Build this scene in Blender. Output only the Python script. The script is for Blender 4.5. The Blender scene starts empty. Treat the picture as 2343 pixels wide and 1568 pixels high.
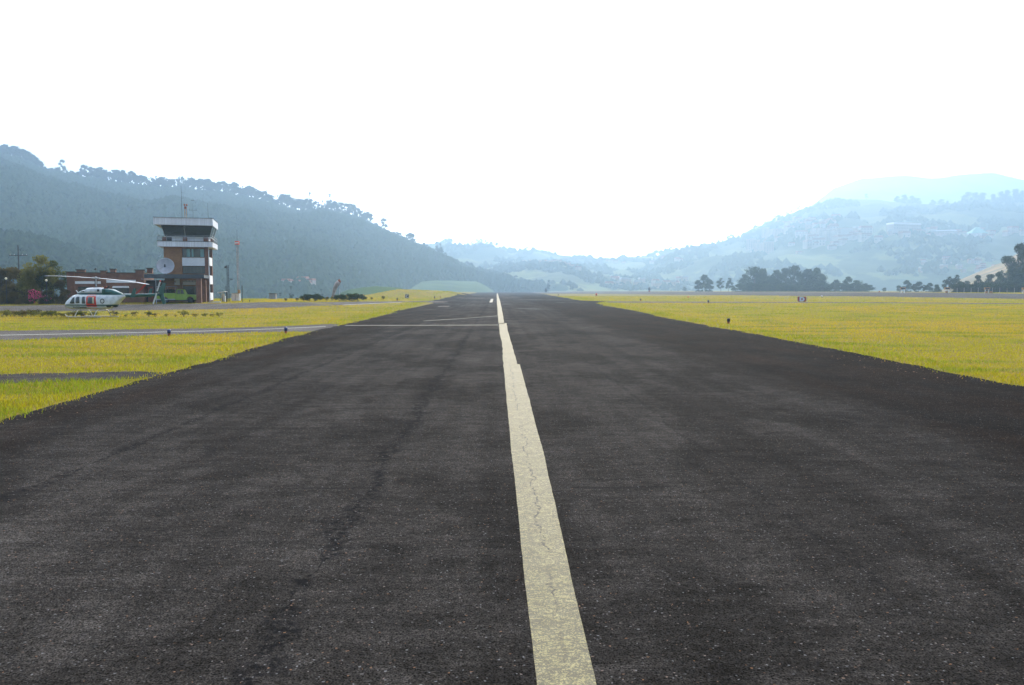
import bpy, bmesh, math, random
import numpy as np
from mathutils import Vector, Matrix, noise
R = math.radians
sc = bpy.context.scene
C = sc.collection
random.seed(7)
rng = np.random.default_rng(11)

# ------------------------------------------------------------------ camera, sky, sun, exposure
EYE = 2.4
FP = 1786.0                                   # focal length in photo units (photo taken as 2342 x 1568)
PITCH = math.atan(119 / FP); YAW = math.atan(35 / FP)
cam = bpy.data.cameras.new("camera"); camo = bpy.data.objects.new("camera", cam); C.objects.link(camo)
camo.location = (0, 0, EYE); camo.rotation_euler = (R(90) - PITCH, 0, -YAW)
cam.lens = 18.0; cam.sensor_width = 23.6; cam.clip_start = 0.1; cam.clip_end = 30000
sc.camera = camo
SUN_AZ, SUN_EL = R(9), R(25)
w = bpy.data.worlds.new("World"); sc.world = w; w.use_nodes = True
nt = w.node_tree; bg = nt.nodes['Background']
sky = nt.nodes.new('ShaderNodeTexSky'); sky.sky_type = 'NISHITA'; sky.sun_disc = False
sky.sun_elevation = SUN_EL; sky.sun_rotation = SUN_AZ; sky.air_density = 1.0; sky.dust_density = 3.0; sky.ozone_density = 1.0; sky.altitude = 1500
# bright thin cloud veil around the sun
wg = nt.nodes.new('ShaderNodeTexCoord'); wd = nt.nodes.new('ShaderNodeVectorMath'); wd.operation = 'DOT_PRODUCT'
nt.links.new(wg.outputs['Generated'], wd.inputs[0]); wd.inputs[1].default_value = (math.sin(SUN_AZ) * math.cos(SUN_EL), math.cos(SUN_AZ) * math.cos(SUN_EL), math.sin(SUN_EL))
wm = nt.nodes.new('ShaderNodeMapRange'); wm.interpolation_type = 'SMOOTHSTEP'; nt.links.new(wd.outputs['Value'], wm.inputs[0]); wm.inputs[1].default_value = -.35; wm.inputs[2].default_value = .78; wm.inputs[3].default_value = 0; wm.inputs[4].default_value = 1
wx = nt.nodes.new('ShaderNodeMix'); wx.data_type = 'RGBA'; wx.blend_type = 'ADD'; nt.links.new(wm.outputs[0], wx.inputs[0]); nt.links.new(sky.outputs[0], wx.inputs[6]); wx.inputs[7].default_value = (18.5, 17.4, 16.4, 1)
nt.links.new(wx.outputs[2], bg.inputs[0]); bg.inputs[1].default_value = 0.15
sl = bpy.data.lights.new("sun", 'SUN'); sl.energy = 5.0; sl.angle = R(0.6); sl.color = (1.0, 0.87, 0.68)
so = bpy.data.objects.new("sun", sl); C.objects.link(so); so.rotation_euler = (-(R(90) - SUN_EL), 0, -SUN_AZ)
sc.view_settings.view_transform = 'Standard'; sc.view_settings.look = 'None'
sc.view_settings.exposure = 0.48; sc.view_settings.gamma = 1
sc.cycles.max_bounces = 6; sc.cycles.transparent_max_bounces = 8; sc.cycles.volume_bounces = 1
sc.cycles.use_denoising = True; sc.cycles.caustics_reflective = False; sc.cycles.caustics_refractive = False

# ------------------------------------------------------------------ projection helpers
RM = camo.rotation_euler.to_matrix()
def ray(u, v):
    d = RM @ Vector(((u - 1171) / FP, -(v - 784) / FP, -1.0))
    return d
def at(u, v, y):
    d = ray(u, v); k = y / d.y
    return Vector((d.x * k, y, EYE + d.z * k))
def S(a, b, t):
    t = min(1, max(0, (t - a) / (b - a))); return t * t * (3 - 2 * t)
def gz(x, y):
    z = 0.75 * S(78, 112, y + 0.15 * (x + 30)) * S(-12, -34, x)
    z += 1.5 * S(170, 320, y) * S(70, 150, x)
    d = min(y - 158, -(x + .135 * y))
    if d > 0: z -= 26 * S(0, 140, d)
    if y > 180 and -70 < x < 20:
        t = min(1, max(0, (y - 250) / 90)); cx = -29 + 9 * t
        dx = (x - cx) / 9; dy = max(0, 250 - y, y - 340) / 26
        z += (2.05 - .25 * t) * math.exp(-dx * dx - dy * dy)
    return z
def gp(u, v, off=0.0):
    d = ray(u, v); y = 1.5
    last = y
    while y < 4000:
        z = EYE + d.z / d.y * y
        if z <= gz(d.x / d.y * y, y):
            lo, hi = last, y
            for _ in range(24):
                m = (lo + hi) / 2
                if EYE + d.z / d.y * m <= gz(d.x / d.y * m, m): hi = m
                else: lo = m
            y = hi; break
        last = y; y *= 1.01
    x = d.x / d.y * y
    return Vector((x, y, gz(x, y) + off))

# ------------------------------------------------------------------ materials
def nodes(m): return m.node_tree.nodes, m.node_tree.links
def mat(name, col, rough=0.7, var=0.15, scale=3.0, metal=0.0, spec=0.3, bump=0.0, bscale=40.0, stretch=(1, 1, 1), coat=0.0):
    m = bpy.data.materials.new(name); m.use_nodes = True; n, l = nodes(m)
    p = n['Principled BSDF']; p.inputs['Roughness'].default_value = rough; p.inputs['Metallic'].default_value = metal
    p.inputs['Specular IOR Level'].default_value = spec; p.inputs['Coat Weight'].default_value = coat
    tc = n.new('ShaderNodeTexCoord'); mp = n.new('ShaderNodeMapping'); mp.inputs['Scale'].default_value = stretch
    l.new(tc.outputs['Object'], mp.inputs[0])
    nz = n.new('ShaderNodeTexNoise'); nz.inputs['Scale'].default_value = scale; nz.inputs['Detail'].default_value = 5
    l.new(mp.outputs[0], nz.inputs['Vector'])
    cr = n.new('ShaderNodeValToRGB'); c = col
    cr.color_ramp.elements[0].position = .3; cr.color_ramp.elements[1].position = .7
    cr.color_ramp.elements[0].color = (c[0] * (1 - var), c[1] * (1 - var), c[2] * (1 - var), 1)
    cr.color_ramp.elements[1].color = (min(1, c[0] * (1 + var)), min(1, c[1] * (1 + var)), min(1, c[2] * (1 + var)), 1)
    l.new(nz.outputs[0], cr.inputs[0]); l.new(cr.outputs[0], p.inputs['Base Color'])
    if bump:
        b = n.new('ShaderNodeBump'); b.inputs['Strength'].default_value = bump; b.inputs['Distance'].default_value = 0.02
        n2 = n.new('ShaderNodeTexNoise'); n2.inputs['Scale'].default_value = bscale; l.new(mp.outputs[0], n2.inputs['Vector'])
        l.new(n2.outputs[0], b.inputs['Height']); l.new(b.outputs[0], p.inputs['Normal'])
    return m
class NB:                                     # tiny node builder on world position
    def __init__(s, name, spec=.3, rough=.8):
        s.m = bpy.data.materials.new(name); s.m.use_nodes = True; s.n, s.l = nodes(s.m); s.p = s.n['Principled BSDF']
        s.p.inputs['Specular IOR Level'].default_value = spec; s.p.inputs['Roughness'].default_value = rough
        g = s.n.new('ShaderNodeNewGeometry'); s.pos = g.outputs['Position']
        sx = s.n.new('ShaderNodeSeparateXYZ'); s.l.new(s.pos, sx.inputs[0]); s.x, s.y, s.z = sx.outputs
    def lk(s, a, b):
        if isinstance(a, (int, float)): b.default_value = a
        elif isinstance(a, tuple): b.default_value = a
        else: s.l.new(a, b)
    def noise(s, scale, detail=3, stretch=None, rough=.5, vec=None):
        v = vec or s.pos
        if stretch:
            mp = s.n.new('ShaderNodeMapping'); mp.inputs['Scale'].default_value = stretch; s.l.new(v, mp.inputs[0]); v = mp.outputs[0]
        t = s.n.new('ShaderNodeTexNoise'); t.inputs['Scale'].default_value = scale; t.inputs['Detail'].default_value = detail
        t.inputs['Roughness'].default_value = rough; s.l.new(v, t.inputs['Vector']); return t.outputs[0]
    def vor(s, scale, out='Color'):
        t = s.n.new('ShaderNodeTexVoronoi'); t.inputs['Scale'].default_value = scale; s.l.new(s.pos, t.inputs['Vector']); return t.outputs[out]
    def math(s, op, a, b=0.0, c=None):
        t = s.n.new('ShaderNodeMath'); t.operation = op; s.lk(a, t.inputs[0]); s.lk(b, t.inputs[1])
        if c is not None: s.lk(c, t.inputs[2])
        return t.outputs[0]
    def mr(s, v, a, b, c=0.0, d=1.0, smooth=False):
        t = s.n.new('ShaderNodeMapRange'); t.interpolation_type = 'SMOOTHSTEP' if smooth else 'LINEAR'
        s.lk(v, t.inputs[0])
        for i, q in enumerate((a, b, c, d)): s.lk(q, t.inputs[i + 1])
        return t.outputs[0]
    def mix(s, f, a, b, mode='MIX'):
        t = s.n.new('ShaderNodeMix'); t.data_type = 'RGBA'; t.blend_type = mode
        s.lk(f, t.inputs[0]); s.lk(a, t.inputs[6]); s.lk(b, t.inputs[7]); return t.outputs[2]
    def bump(s, h, st=.5, dist=.01, nrm=None):
        t = s.n.new('ShaderNodeBump'); t.inputs['Strength'].default_value = st; t.inputs['Distance'].default_value = dist
        s.l.new(h, t.inputs['Height'])
        if nrm is not None: s.l.new(nrm, t.inputs['Normal'])
        return t.outputs[0]
    def done(s, col, nrm=None, rough=None):
        s.lk(col, s.p.inputs['Base Color'])
        if nrm is not None: s.l.new(nrm, s.p.inputs['Normal'])
        if rough is not None: s.lk(rough, s.p.inputs['Roughness'])
        return s.m

def asphalt(name, base=0.05, seams=True):
    b = NB(name, spec=.015, rough=.97)
    big = b.noise(.35, 9, (1, .5, 1), .68); mid = b.noise(2.2, 8, (.6, 1.6, 1), .72); fine = b.noise(75, 2); fine2 = b.noise(28, 3)
    v = b.mr(big, .3, .7, .70, 1.3); v = b.math('MULTIPLY', v, b.mr(mid, .32, .68, .62, 1.38))
    v = b.math('MULTIPLY', v, b.mr(fine, .3, .7, .0, 2.3)); v = b.math('MULTIPLY', v, b.mr(fine2, .3, .7, .55, 1.5))
    sp = b.vor(80); s2 = b.n.new('ShaderNodeSeparateColor'); b.l.new(sp, s2.inputs[0])
    stone = b.mr(s2.outputs[0], .982, .995); warm = b.mr(s2.outputs[1], .5, .9)
    v = b.math('MULTIPLY', v, b.mr(b.noise(5.5, 5, (.5, 1.8, 1), .7), .3, .7, .78, 1.22)); v = b.math('MULTIPLY', v, base)
    wob = b.math('MULTIPLY', b.math('SUBTRACT', b.noise(.25, 5, (.2, 1, 1)), .5), 1.2)
    X = b.math('ADD', b.x, wob)
    col = b.mix(1.0, (1.06, .97, .90, 1), v, 'MULTIPLY')
    if seams:
        # lanes of different age: right outer lane dark and brown, edges dusty
        rl = b.mr(X, 6.2, 8.4, 0, 1, True); ll = b.mr(X, -6.5, -8.2, 0, 1, True)
        far = b.mr(b.y, 12, 90, 0, 1, True)
        lane1 = b.mr(X, 3.0, 3.25, 1.0, .86); lane2 = b.mr(X, -5.75, -5.55, .84, 1.0)
        k = b.math('MULTIPLY', lane1, lane2)
        k = b.math('MULTIPLY', k, b.mr(b.noise(1.6, 4, (1, .02, 1)), .35, .65, .80, 1.2))
        k = b.math('MULTIPLY', k, b.mr(b.noise(.33, 7, (1, .6, 1), .55), .49, .54, 1.0, .66))
        k = b.math('MULTIPLY', k, b.mr(b.noise(.5, 7, (1, .5, 1.7), .6, ), .56, .62, 1.0, 1.28))
        k = b.math('MULTIPLY', k, b.mr(rl, 0, 1, 1, .36)); k = b.math('MULTIPLY', k, b.mr(ll, 0, 1, 1, .78))
        k = b.math('MULTIPLY', k, b.mr(b.noise(.12, 8, (1, .25, 1), .7), .35, .65, .82, 1.2))
        col = b.mix(1.0, col, k, 'MULTIPLY')
        brown = b.math('MULTIPLY', b.math('MAXIMUM', rl, ll), b.mr(b.noise(.8, 4, (1, .3, 1)), .38, .68))
        col = b.mix(b.math('MULTIPLY', brown, .7), col, b.mix(1.0, (1.0, .62, .42, 1), b.math('MULTIPLY', v, .55), 'MULTIPLY'))
        # rough ravelled seams
        for x0, wd, st in ((-1.55, .20, .9), (-5.6, .14, .75), (3.1, .045, .5), (7.3, .05, .45), (.48, .012, .5)):
            wb = b.math('MULTIPLY', b.math('SUBTRACT', b.noise(.6, 6, (.3, 1, 1)), .5), .55)
            d = b.math('ABSOLUTE', b.math('SUBTRACT', b.math('ADD', b.x, wb), x0))
            wn = b.mr(b.noise(.7, 6, None, .65), .42, .66, .06, 2.4)
            mk = b.mr(b.math('DIVIDE', d, b.math('MULTIPLY', wn, wd)), .3, 1.0, 1, 0)
            mk = b.math('MULTIPLY', mk, b.mr(b.noise(11, 6, None, .75), .40, .56, .0, 1))
            col = b.mix(b.math('MULTIPLY', mk, st), col, (.006, .006, .007, 1))
        # cross joints
        for y0 in (9.3, 17.5, 31, 46, 74):
            wb = b.math('MULTIPLY', b.math('SUBTRACT', b.noise(.5, 5), .5), .5)
            d = b.math('ABSOLUTE', b.math('SUBTRACT', b.math('ADD', b.y, wb), y0))
            mk = b.math('MULTIPLY', b.mr(d, .01, .05 + y0 * .001, 1, 0), b.mr(b.noise(.6, 3), .48, .6))
            col = b.mix(b.math('MULTIPLY', mk, .55), col, (.008, .008, .009, 1))
        # pale worn patches far down the runway
        pt = b.math('MULTIPLY', b.mr(b.noise(.07, 8, (1, .4, 1), .65), .54, .62), b.mr(b.y, 45, 120))
        col = b.mix(b.math('MULTIPLY', pt, .4), col, (.14, .137, .135, 1))
    st = b.mix(warm, (.20, .20, .21, 1), (.24, .13, .07, 1))
    col = b.mix(b.math('MULTIPLY', stone, .6), col, st)
    h = b.math('ADD', b.math('MULTIPLY', fine, .7), b.math('MULTIPLY', b.noise(160, 1), .4))
    nb = b.bump(h, .75, .016); nb = b.bump(fine2, .4, .03, nb)
    return b.done(col, nb)
M = {}
M['asphalt'] = asphalt('runway_asphalt', .0225)
M['taxi'] = asphalt('taxiway_asphalt', .07, False)
M['band'] = asphalt('far_runway_asphalt', .055, False)
M['path'] = asphalt('old_path_asphalt', .035, False)

def paint(name, c, worn):
    b = NB(name, spec=.3, rough=.75)
    n1 = b.noise(30, 7, (.7, 1.3, 1), .75); n2 = b.noise(1.3, 6, None, .7); n3 = b.noise(90, 2)
    col = b.mix(b.mr(n2, .35, .65), c, (c[0] * .78, c[1] * .8, c[2] * .68, 1))
    hol = b.mr(b.math('ADD', n1, b.math('MULTIPLY', b.math('SUBTRACT', n3, .5), .9)), worn, worn + .12, 1, 0)
    col = b.mix(b.math('MULTIPLY', hol, .85), col, (.06, .057, .04, 1))
    col = b.mix(1.0, col, b.mr(b.noise(4.5, 8, None, .75), .3, .7, .72, 1.22), 'MULTIPLY')
    # crawling crack down the stripe
    wb = b.math('MULTIPLY', b.math('SUBTRACT', b.noise(3.5, 5), .5), .34)
    d = b.math('ABSOLUTE', b.math('SUBTRACT', b.math('ADD', b.x, wb), .43))
    ck = b.math('MULTIPLY', b.mr(d, .006, .018, 1, 0), b.math('MULTIPLY', b.mr(b.noise(.8, 2), .42, .5), b.mr(b.noise(30, 2), .42, .5)))
    ck = b.math('MULTIPLY', ck, b.mr(b.y, 24, 27, 1, 0))
    col = b.mix(ck, col, (.015, .014, .012, 1))
    return b.done(col, b.bump(b.math('ADD', n1, n3), .5, .008))
M['paint'] = paint('runway_paint', (.27, .235, .115, 1), .50)
M['paint2'] = paint('faded_paint', (.15, .15, .135, 1), .50); M['paint3'] = paint('taxi_paint', (.33, .33, .31, 1), .46)

def grassground():
    b = NB('grass_ground', spec=.1, rough=1)
    n1 = b.noise(.06, 4); n2 = b.noise(.5, 4, (1, .6, 1)); n3 = b.noise(9, 4); n4 = b.noise(.18, 4, (.35, 1, 1))
    c = b.mix(b.mr(n1, .35, .65), (.17, .14, .012, 1), (.12, .13, .012, 1))
    c = b.mix(b.mr(n2, .35, .7), c, (.18, .125, .03, 1))
    c = b.mix(b.math('MULTIPLY', b.mr(n4, .6, .68), .6), c, (.05, .075, .012, 1))
    c = b.mix(1.0, c, b.mr(n3, .25, .75, .6, 1.3), 'MULTIPLY')
    far = b.mr(b.y, 190, 420)
    return b.done(c, b.bump(b.math('ADD', n3, b.noise(2, 4)), .6, .12))
M['grassground'] = grassground()
def bladesmat(name='grass_blades', tint=(1, 1, 1)):
    m = bpy.data.materials.new(name); m.use_nodes = True; n, l = nodes(m)
    for x in list(n):
        if x.type == 'BSDF_PRINCIPLED': n.remove(x)
    out = n['Material Output']; at_ = n.new('ShaderNodeAttribute'); at_.attribute_name = 'tint'
    df = n.new('ShaderNodeBsdfDiffuse'); tr = n.new('ShaderNodeBsdfTranslucent'); mx = n.new('ShaderNodeMixShader'); mx.inputs[0].default_value = .82
    l.new(at_.outputs['Color'], df.inputs[0]); l.new(at_.outputs['Color'], tr.inputs[0])
    l.new(df.outputs[0], mx.inputs[1]); l.new(tr.outputs[0], mx.inputs[2]); l.new(mx.outputs[0], out.inputs[0]); return m
M['blades'] = bladesmat()
def leafmat(name, a, b_, trans=.35, scale=.6):
    m = bpy.data.materials.new(name); m.use_nodes = True; n, l = nodes(m)
    n.remove(n['Principled BSDF']); out = n['Material Output']
    tc = n.new('ShaderNodeTexCoord'); oi = n.new('ShaderNodeObjectInfo')
    nz = n.new('ShaderNodeTexNoise'); nz.inputs['Scale'].default_value = scale; nz.inputs['Detail'].default_value = 4; l.new(tc.outputs['Object'], nz.inputs['Vector'])
    ad = n.new('ShaderNodeMath'); ad.operation = 'MULTIPLY_ADD'; l.new(oi.outputs['Random'], ad.inputs[0]); ad.inputs[1].default_value = .3; 
    l.new(nz.outputs[0], ad.inputs[2])
    cr = n.new('ShaderNodeValToRGB'); cr.color_ramp.elements[0].position = .45; cr.color_ramp.elements[1].position = .8
    cr.color_ramp.elements[0].color = (*a, 1); cr.color_ramp.elements[1].color = (*b_, 1); l.new(ad.outputs[0], cr.inputs[0])
    df = n.new('ShaderNodeBsdfDiffuse'); tr = n.new('ShaderNodeBsdfTranslucent'); mx = n.new('ShaderNodeMixShader'); mx.inputs[0].default_value = trans
    l.new(cr.outputs[0], df.inputs[0]); l.new(cr.outputs[0], tr.inputs[0]); l.new(df.outputs[0], mx.inputs[1]); l.new(tr.outputs[0], mx.inputs[2]); l.new(mx.outputs[0], out.inputs[0])
    return m
M['leaf_dark'] = leafmat('dark_foliage', (.018, .03, .010), (.045, .065, .018))
M['leaf_mid'] = leafmat('mid_foliage', (.05, .065, .014), (.16, .15, .028), .55)
M['leaf_brown'] = leafmat('brown_foliage', (.04, .038, .012), (.11, .085, .026), .5)
M['leaf_far'] = leafmat('far_foliage', (.02, .035, .014), (.045, .07, .022), .3, .2)
M['leaf_conifer'] = leafmat('conifer_foliage', (.014, .028, .012), (.03, .05, .018), .2, .3)
M['flower'] = mat('orange_flowers', (.75, .22, .05), .6, .3, 9)
M['pink'] = mat('pink_flowers', (.75, .06, .20), .6, .25, 6)
M['bark'] = mat('bark', (.08, .06, .045), .95, .3, 6, bump=.5)
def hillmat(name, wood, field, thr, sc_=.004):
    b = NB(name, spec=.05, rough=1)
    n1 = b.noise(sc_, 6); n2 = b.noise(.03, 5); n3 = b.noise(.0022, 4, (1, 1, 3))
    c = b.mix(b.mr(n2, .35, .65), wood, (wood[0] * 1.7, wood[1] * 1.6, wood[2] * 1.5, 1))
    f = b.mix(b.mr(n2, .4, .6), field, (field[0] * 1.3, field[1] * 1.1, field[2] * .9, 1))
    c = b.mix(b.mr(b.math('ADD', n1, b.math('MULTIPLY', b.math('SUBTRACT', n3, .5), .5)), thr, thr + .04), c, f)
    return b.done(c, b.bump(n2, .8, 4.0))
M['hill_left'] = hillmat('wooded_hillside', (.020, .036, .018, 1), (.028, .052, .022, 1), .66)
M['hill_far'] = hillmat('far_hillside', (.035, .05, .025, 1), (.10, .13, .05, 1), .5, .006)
M['hill_green'] = hillmat('green_pasture', (.022, .05, .02, 1), (.034, .075, .026, 1), .45, .012)
M['hill_tan'] = hillmat('dry_slope', (.14, .12, .07, 1), (.22, .18, .11, 1), .5, .03)

# ------------------------------------------------------------------ mesh helpers
def link(name, me, m=None, parent=None):
    o = bpy.data.objects.new(name, me); C.objects.link(o)
    if m is not None:
        for q in (m if isinstance(m, (list, tuple)) else [m]): me.materials.append(q)
    if parent: o.parent = parent
    return o
def tag(o, label=None, cat=None, group=None, kind=None):
    if label: o['label'] = label
    if cat: o['category'] = cat
    if group: o['group'] = group
    if kind: o['kind'] = kind
    return o
def empty(name, loc=(0, 0, 0), rz=0.0, label=None, cat=None, group=None):
    o = bpy.data.objects.new(name, None); C.objects.link(o); o.location = loc; o.rotation_euler = (0, 0, rz)
    return tag(o, label, cat, group)
def dup(root, loc, rz=None, scale=None, label=None, group=None):
    r = root.copy(); C.objects.link(r); r.location = loc
    if rz is not None: r.rotation_euler = (0, 0, rz)
    if scale is not None: r.scale = scale if isinstance(scale, tuple) else (scale,) * 3
    if label: r['label'] = label
    if group: r['group'] = group
    for ch in list(root.children):
        c = ch.copy(); C.objects.link(c); c.parent = r
        for g in list(ch.children):
            d = g.copy(); C.objects.link(d); d.parent = c
    return r
class MB:
    def __init__(s): s.v = []; s.f = []
    def add(s, vs, fs):
        b = len(s.v); s.v += [tuple(q) for q in vs]; s.f += [tuple(b + i for i in q) for q in fs]; return s
    def box(s, x0, x1, y0, y1, z0, z1, mtx=None):
        vs = [Vector((x, y, z)) for z in (z0, z1) for y in (y0, y1) for x in (x0, x1)]
        if mtx: vs = [mtx @ q for q in vs]
        return s.add(vs, [(0, 2, 3, 1), (4, 5, 7, 6), (0, 1, 5, 4), (2, 6, 7, 3), (0, 4, 6, 2), (1, 3, 7, 5)])
    def ring(s, pts_list, cap=True, closed=True):      # loft closed loops
        n = len(pts_list[0]); vs = [p for r_ in pts_list for p in r_]; fs = []
        for i in range(len(pts_list) - 1):
            for j in range(n if closed else n - 1):
                k = (j + 1) % n; fs.append((i * n + j, i * n + k, (i + 1) * n + k, (i + 1) * n + j))
        if cap: fs.append(tuple(range(n))[::-1]); fs.append(tuple(range((len(pts_list) - 1) * n, len(pts_list) * n)))
        return s.add(vs, fs)
    def tube(s, pts, rad, n=8):
        pts = [Vector(p) for p in pts]
        if isinstance(rad, (int, float)): rad = [rad] * len(pts)
        rings = []; ref = None
        for i, p in enumerate(pts):
            t = (pts[min(i + 1, len(pts) - 1)] - pts[max(i - 1, 0)]).normalized()
            if ref is None: ref = Vector((0, 0, 1)) if abs(t.z) < .9 else Vector((1, 0, 0))
            a = t.cross(ref).normalized(); b = t.cross(a).normalized(); ref = -b if False else ref
            rings.append([p + (a * math.cos(2 * math.pi * k / n) + b * math.sin(2 * math.pi * k / n)) * rad[i] for k in range(n)])
        return s.ring(rings)
    def lathe(s, prof, n=16, c=(0, 0, 0), mtx=None):   # prof [(r,z)]
        rings = []
        for r_, z in prof:
            q = [Vector((r_ * math.cos(2 * math.pi * k / n), r_ * math.sin(2 * math.pi * k / n), z)) for k in range(n)]
            q = [(mtx @ t if mtx else t) + Vector(c) for t in q]; rings.append(q)
        return s.ring(rings)
    def prism(s, poly, y0, y1, mtx=None):              # poly in (x,z), extruded along y
        a = [Vector((x, y0, z)) for x, z in poly]; b = [Vector((x, y1, z)) for x, z in poly]
        if mtx: a = [mtx @ q for q in a]; b = [mtx @ q for q in b]
        return s.ring([a, b])
    def build(s, name, m, parent=None, smooth=False, bevel=0.0):
        me = bpy.data.meshes.new(name); me.from_pydata(s.v, [], s.f); me.validate(); 
        bm = bmesh.new(); bm.from_mesh(me); bmesh.ops.recalc_face_normals(bm, faces=bm.faces); bm.to_mesh(me); bm.free()
        if smooth: me.polygons.foreach_set('use_smooth', [True] * len(me.polygons))
        o = link(name, me, m, parent)
        if bevel:
            md = o.modifiers.new('b', 'BEVEL'); md.width = bevel; md.segments = 2; md.limit_method = 'ANGLE'
        return o
def npmesh(name, V, nper, m, parent=None, col=None):   # V (n*nper,3), faces of nper consecutive verts
    n = len(V) // nper; me = bpy.data.meshes.new(name)
    me.vertices.add(len(V)); me.vertices.foreach_set('co', np.asarray(V, dtype=np.float32).ravel())
    me.loops.add(len(V)); me.loops.foreach_set('vertex_index', np.arange(len(V), dtype=np.int32))
    me.polygons.add(n); me.polygons.foreach_set('loop_start', np.arange(0, len(V), nper, dtype=np.int32))
    me.update(calc_edges=True)
    if col is not None:
        a = me.color_attributes.new('tint', 'FLOAT_COLOR', 'POINT'); a.data.foreach_set('color', np.asarray(col, dtype=np.float32).ravel())
    return link(name, me, m, parent)

# ------------------------------------------------------------------ ground sheet
def axis(lo, hi, step, far, g=1.35):
    a = list(np.arange(lo, hi + .1, step)); s_ = step; q = a[-1]
    while q < far: s_ *= g; q += s_; a.append(q)
    return a
xs = axis(-160, 340, 5, 9000); t = []; s_ = 5; q = -160
while q > -9000: s_ *= 1.35; q -= s_; t.append(q)
xs = t[::-1] + xs; ys = [-600, -100] + axis(-40, 480, 5, 9500)
gv = [(x, y, gz(x, y)) for y in ys for x in xs]; nx = len(xs)
gf = [(j * nx + i, j * nx + i + 1, (j + 1) * nx + i + 1, (j + 1) * nx + i) for j in range(len(ys) - 1) for i in range(nx - 1)]
me = bpy.data.meshes.new('ground'); me.from_pydata(gv, [], gf); me.polygons.foreach_set('use_smooth', [True] * len(gf))
tag(link('ground', me, M['grassground']), 'wide flat airfield grass reaching to the hills', kind='structure')

POLYS = []
def jit(pts, step_f=.02, amp_f=.0022):
    out = []
    for i in range(len(pts)):
        a = Vector(pts[i][:2]); b = Vector(pts[(i + 1) % len(pts)][:2]); L = (b - a).length
        dmid = max(5, ((a + b) / 2).length); n = max(1, min(160, int(L / (step_f * dmid)))); nr = Vector((-(b - a).y, (b - a).x)) / max(L, 1e-6)
        for k in range(n):
            p = a + (b - a) * k / n; d = max(5, p.length)
            if k: p = p + nr * (noise.noise(Vector((p.x * .8, p.y * .8, 3))) * amp_f * 2 * d * .5 + random.uniform(-1, 1) * amp_f * d * .35)
            out.append((p.x, p.y))
    return out
def sheet(name, pts, off, m, label, road=True, grid=10, jitter=True, kind='structure', amp=.006, keep=False):
    pp = jit(pts, amp_f=amp) if jitter else [tuple(p[:2]) for p in pts]
    if road: POLYS.append(np.array(pp))
    bm = bmesh.new(); vs = [bm.verts.new((x, y, 0)) for x, y in pp]; f = bm.faces.new(vs)
    bmesh.ops.triangulate(bm, faces=[f])
    if grid:
        x0, x1 = min(p[0] for p in pp), max(p[0] for p in pp); y0, y1 = max(60, min(p[1] for p in pp)), min(460, max(p[1] for p in pp))
        for ax, lo, hi in ((0, x0, x1), (1, y0, y1)):
            q = math.ceil(lo / grid) * grid
            while q < hi:
                if ax == 1 or hi - lo > grid:
                    bmesh.ops.bisect_plane(bm, geom=bm.verts[:] + bm.edges[:] + bm.faces[:], plane_co=(q, q, 0), plane_no=(1, 0, 0) if ax == 0 else (0, 1, 0))
                q += grid
    for v in bm.verts: v.co.z = gz(v.co.x, v.co.y) + off
    for f in bm.faces:
        if f.normal.z < 0: f.normal_flip()
    bm.normal_update()
    for f in bm.faces:
        if f.normal.z < 0: f.normal_flip()
    me = bpy.data.meshes.new(name); bm.to_mesh(me); bm.free()
    return tag(link(name, me, m), label, kind=kind)
G = lambda *L: [gp(u, v) for u, v in L]
left = G((0, 965), (100, 935), (230, 897), (345, 866), (500, 822), (620, 785), (712, 760), (745, 752))
left2 = G((790, 743), (880, 721), (923, 708.5), (960, 699), (976, 693.2), (988, 687.5), (1028, 680), (1058, 671.5), (1090, 669.2), (1105, 667.6))
right = G((1222, 667.6), (1236, 672.5), (1248, 674), (1327, 688), (1385, 690.2), (1367, 694.8), (1391, 701), (1470, 715), (1512, 725.6), (1620, 746), (1689, 758), (1902, 798), (2043, 826.5), (2185, 856.6), (2342, 885))
sheet('runway', [(-9.6, -25)] + left + left2 + right + [(13.6, 0), (13.7, -25)], .012, M['asphalt'], 'long dark worn asphalt runway with a painted centre line')
sheet('taxiway', G((770, 741.5), (640, 747), (500, 751.5), (250, 754.5), (0, 757.5), (-300, 759), (-300, 784), (0, 780), (200, 773), (380, 767), (560, 762.5), (700, 760), (790, 752)), .006, M['taxi'], 'narrow grey taxiway joining the runway from the left')
sheet('path', G((-300, 862), (0, 857), (200, 852.5), (310, 850), (372, 852.5), (362, 861), (330, 866), (290, 868), (200, 872), (90, 875), (0, 878.5), (-300, 888)), .005, M['path'], 'overgrown strip of old asphalt crossing the left verge')
sheet('apron', G((1040, 688), (960, 689), (830, 690.6), (715, 692.6), (514, 695), (250, 697.5), (0, 700.5), (-250, 702), (-250, 715), (0, 713), (250, 711.5), (514, 707.8), (640, 704.6), (785, 699.2), (901, 693.6), (972, 690.8), (1040, 693)), .008, M['taxi'], 'grey apron strip in front of the tower buildings')
sheet('crossing_runway', G((1215, 667.7), (1391, 667.0), (1600, 667.8), (1815, 668.9), (2342, 673), (2700, 676), (2700, 690), (2342, 684.5), (1815, 677.6), (1391, 673), (1225, 672.2)), .016, M['band'], 'broad grey runway crossing behind the right grass')
sheet('service_road', G((1380, 690), (1834, 691.4), (2100, 692.6), (2342, 694.5), (2342, 697), (2100, 694.6), (1834, 693.4), (1391, 693.2)), .006, M['taxi'], 'thin grey service road through the right grass')
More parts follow.
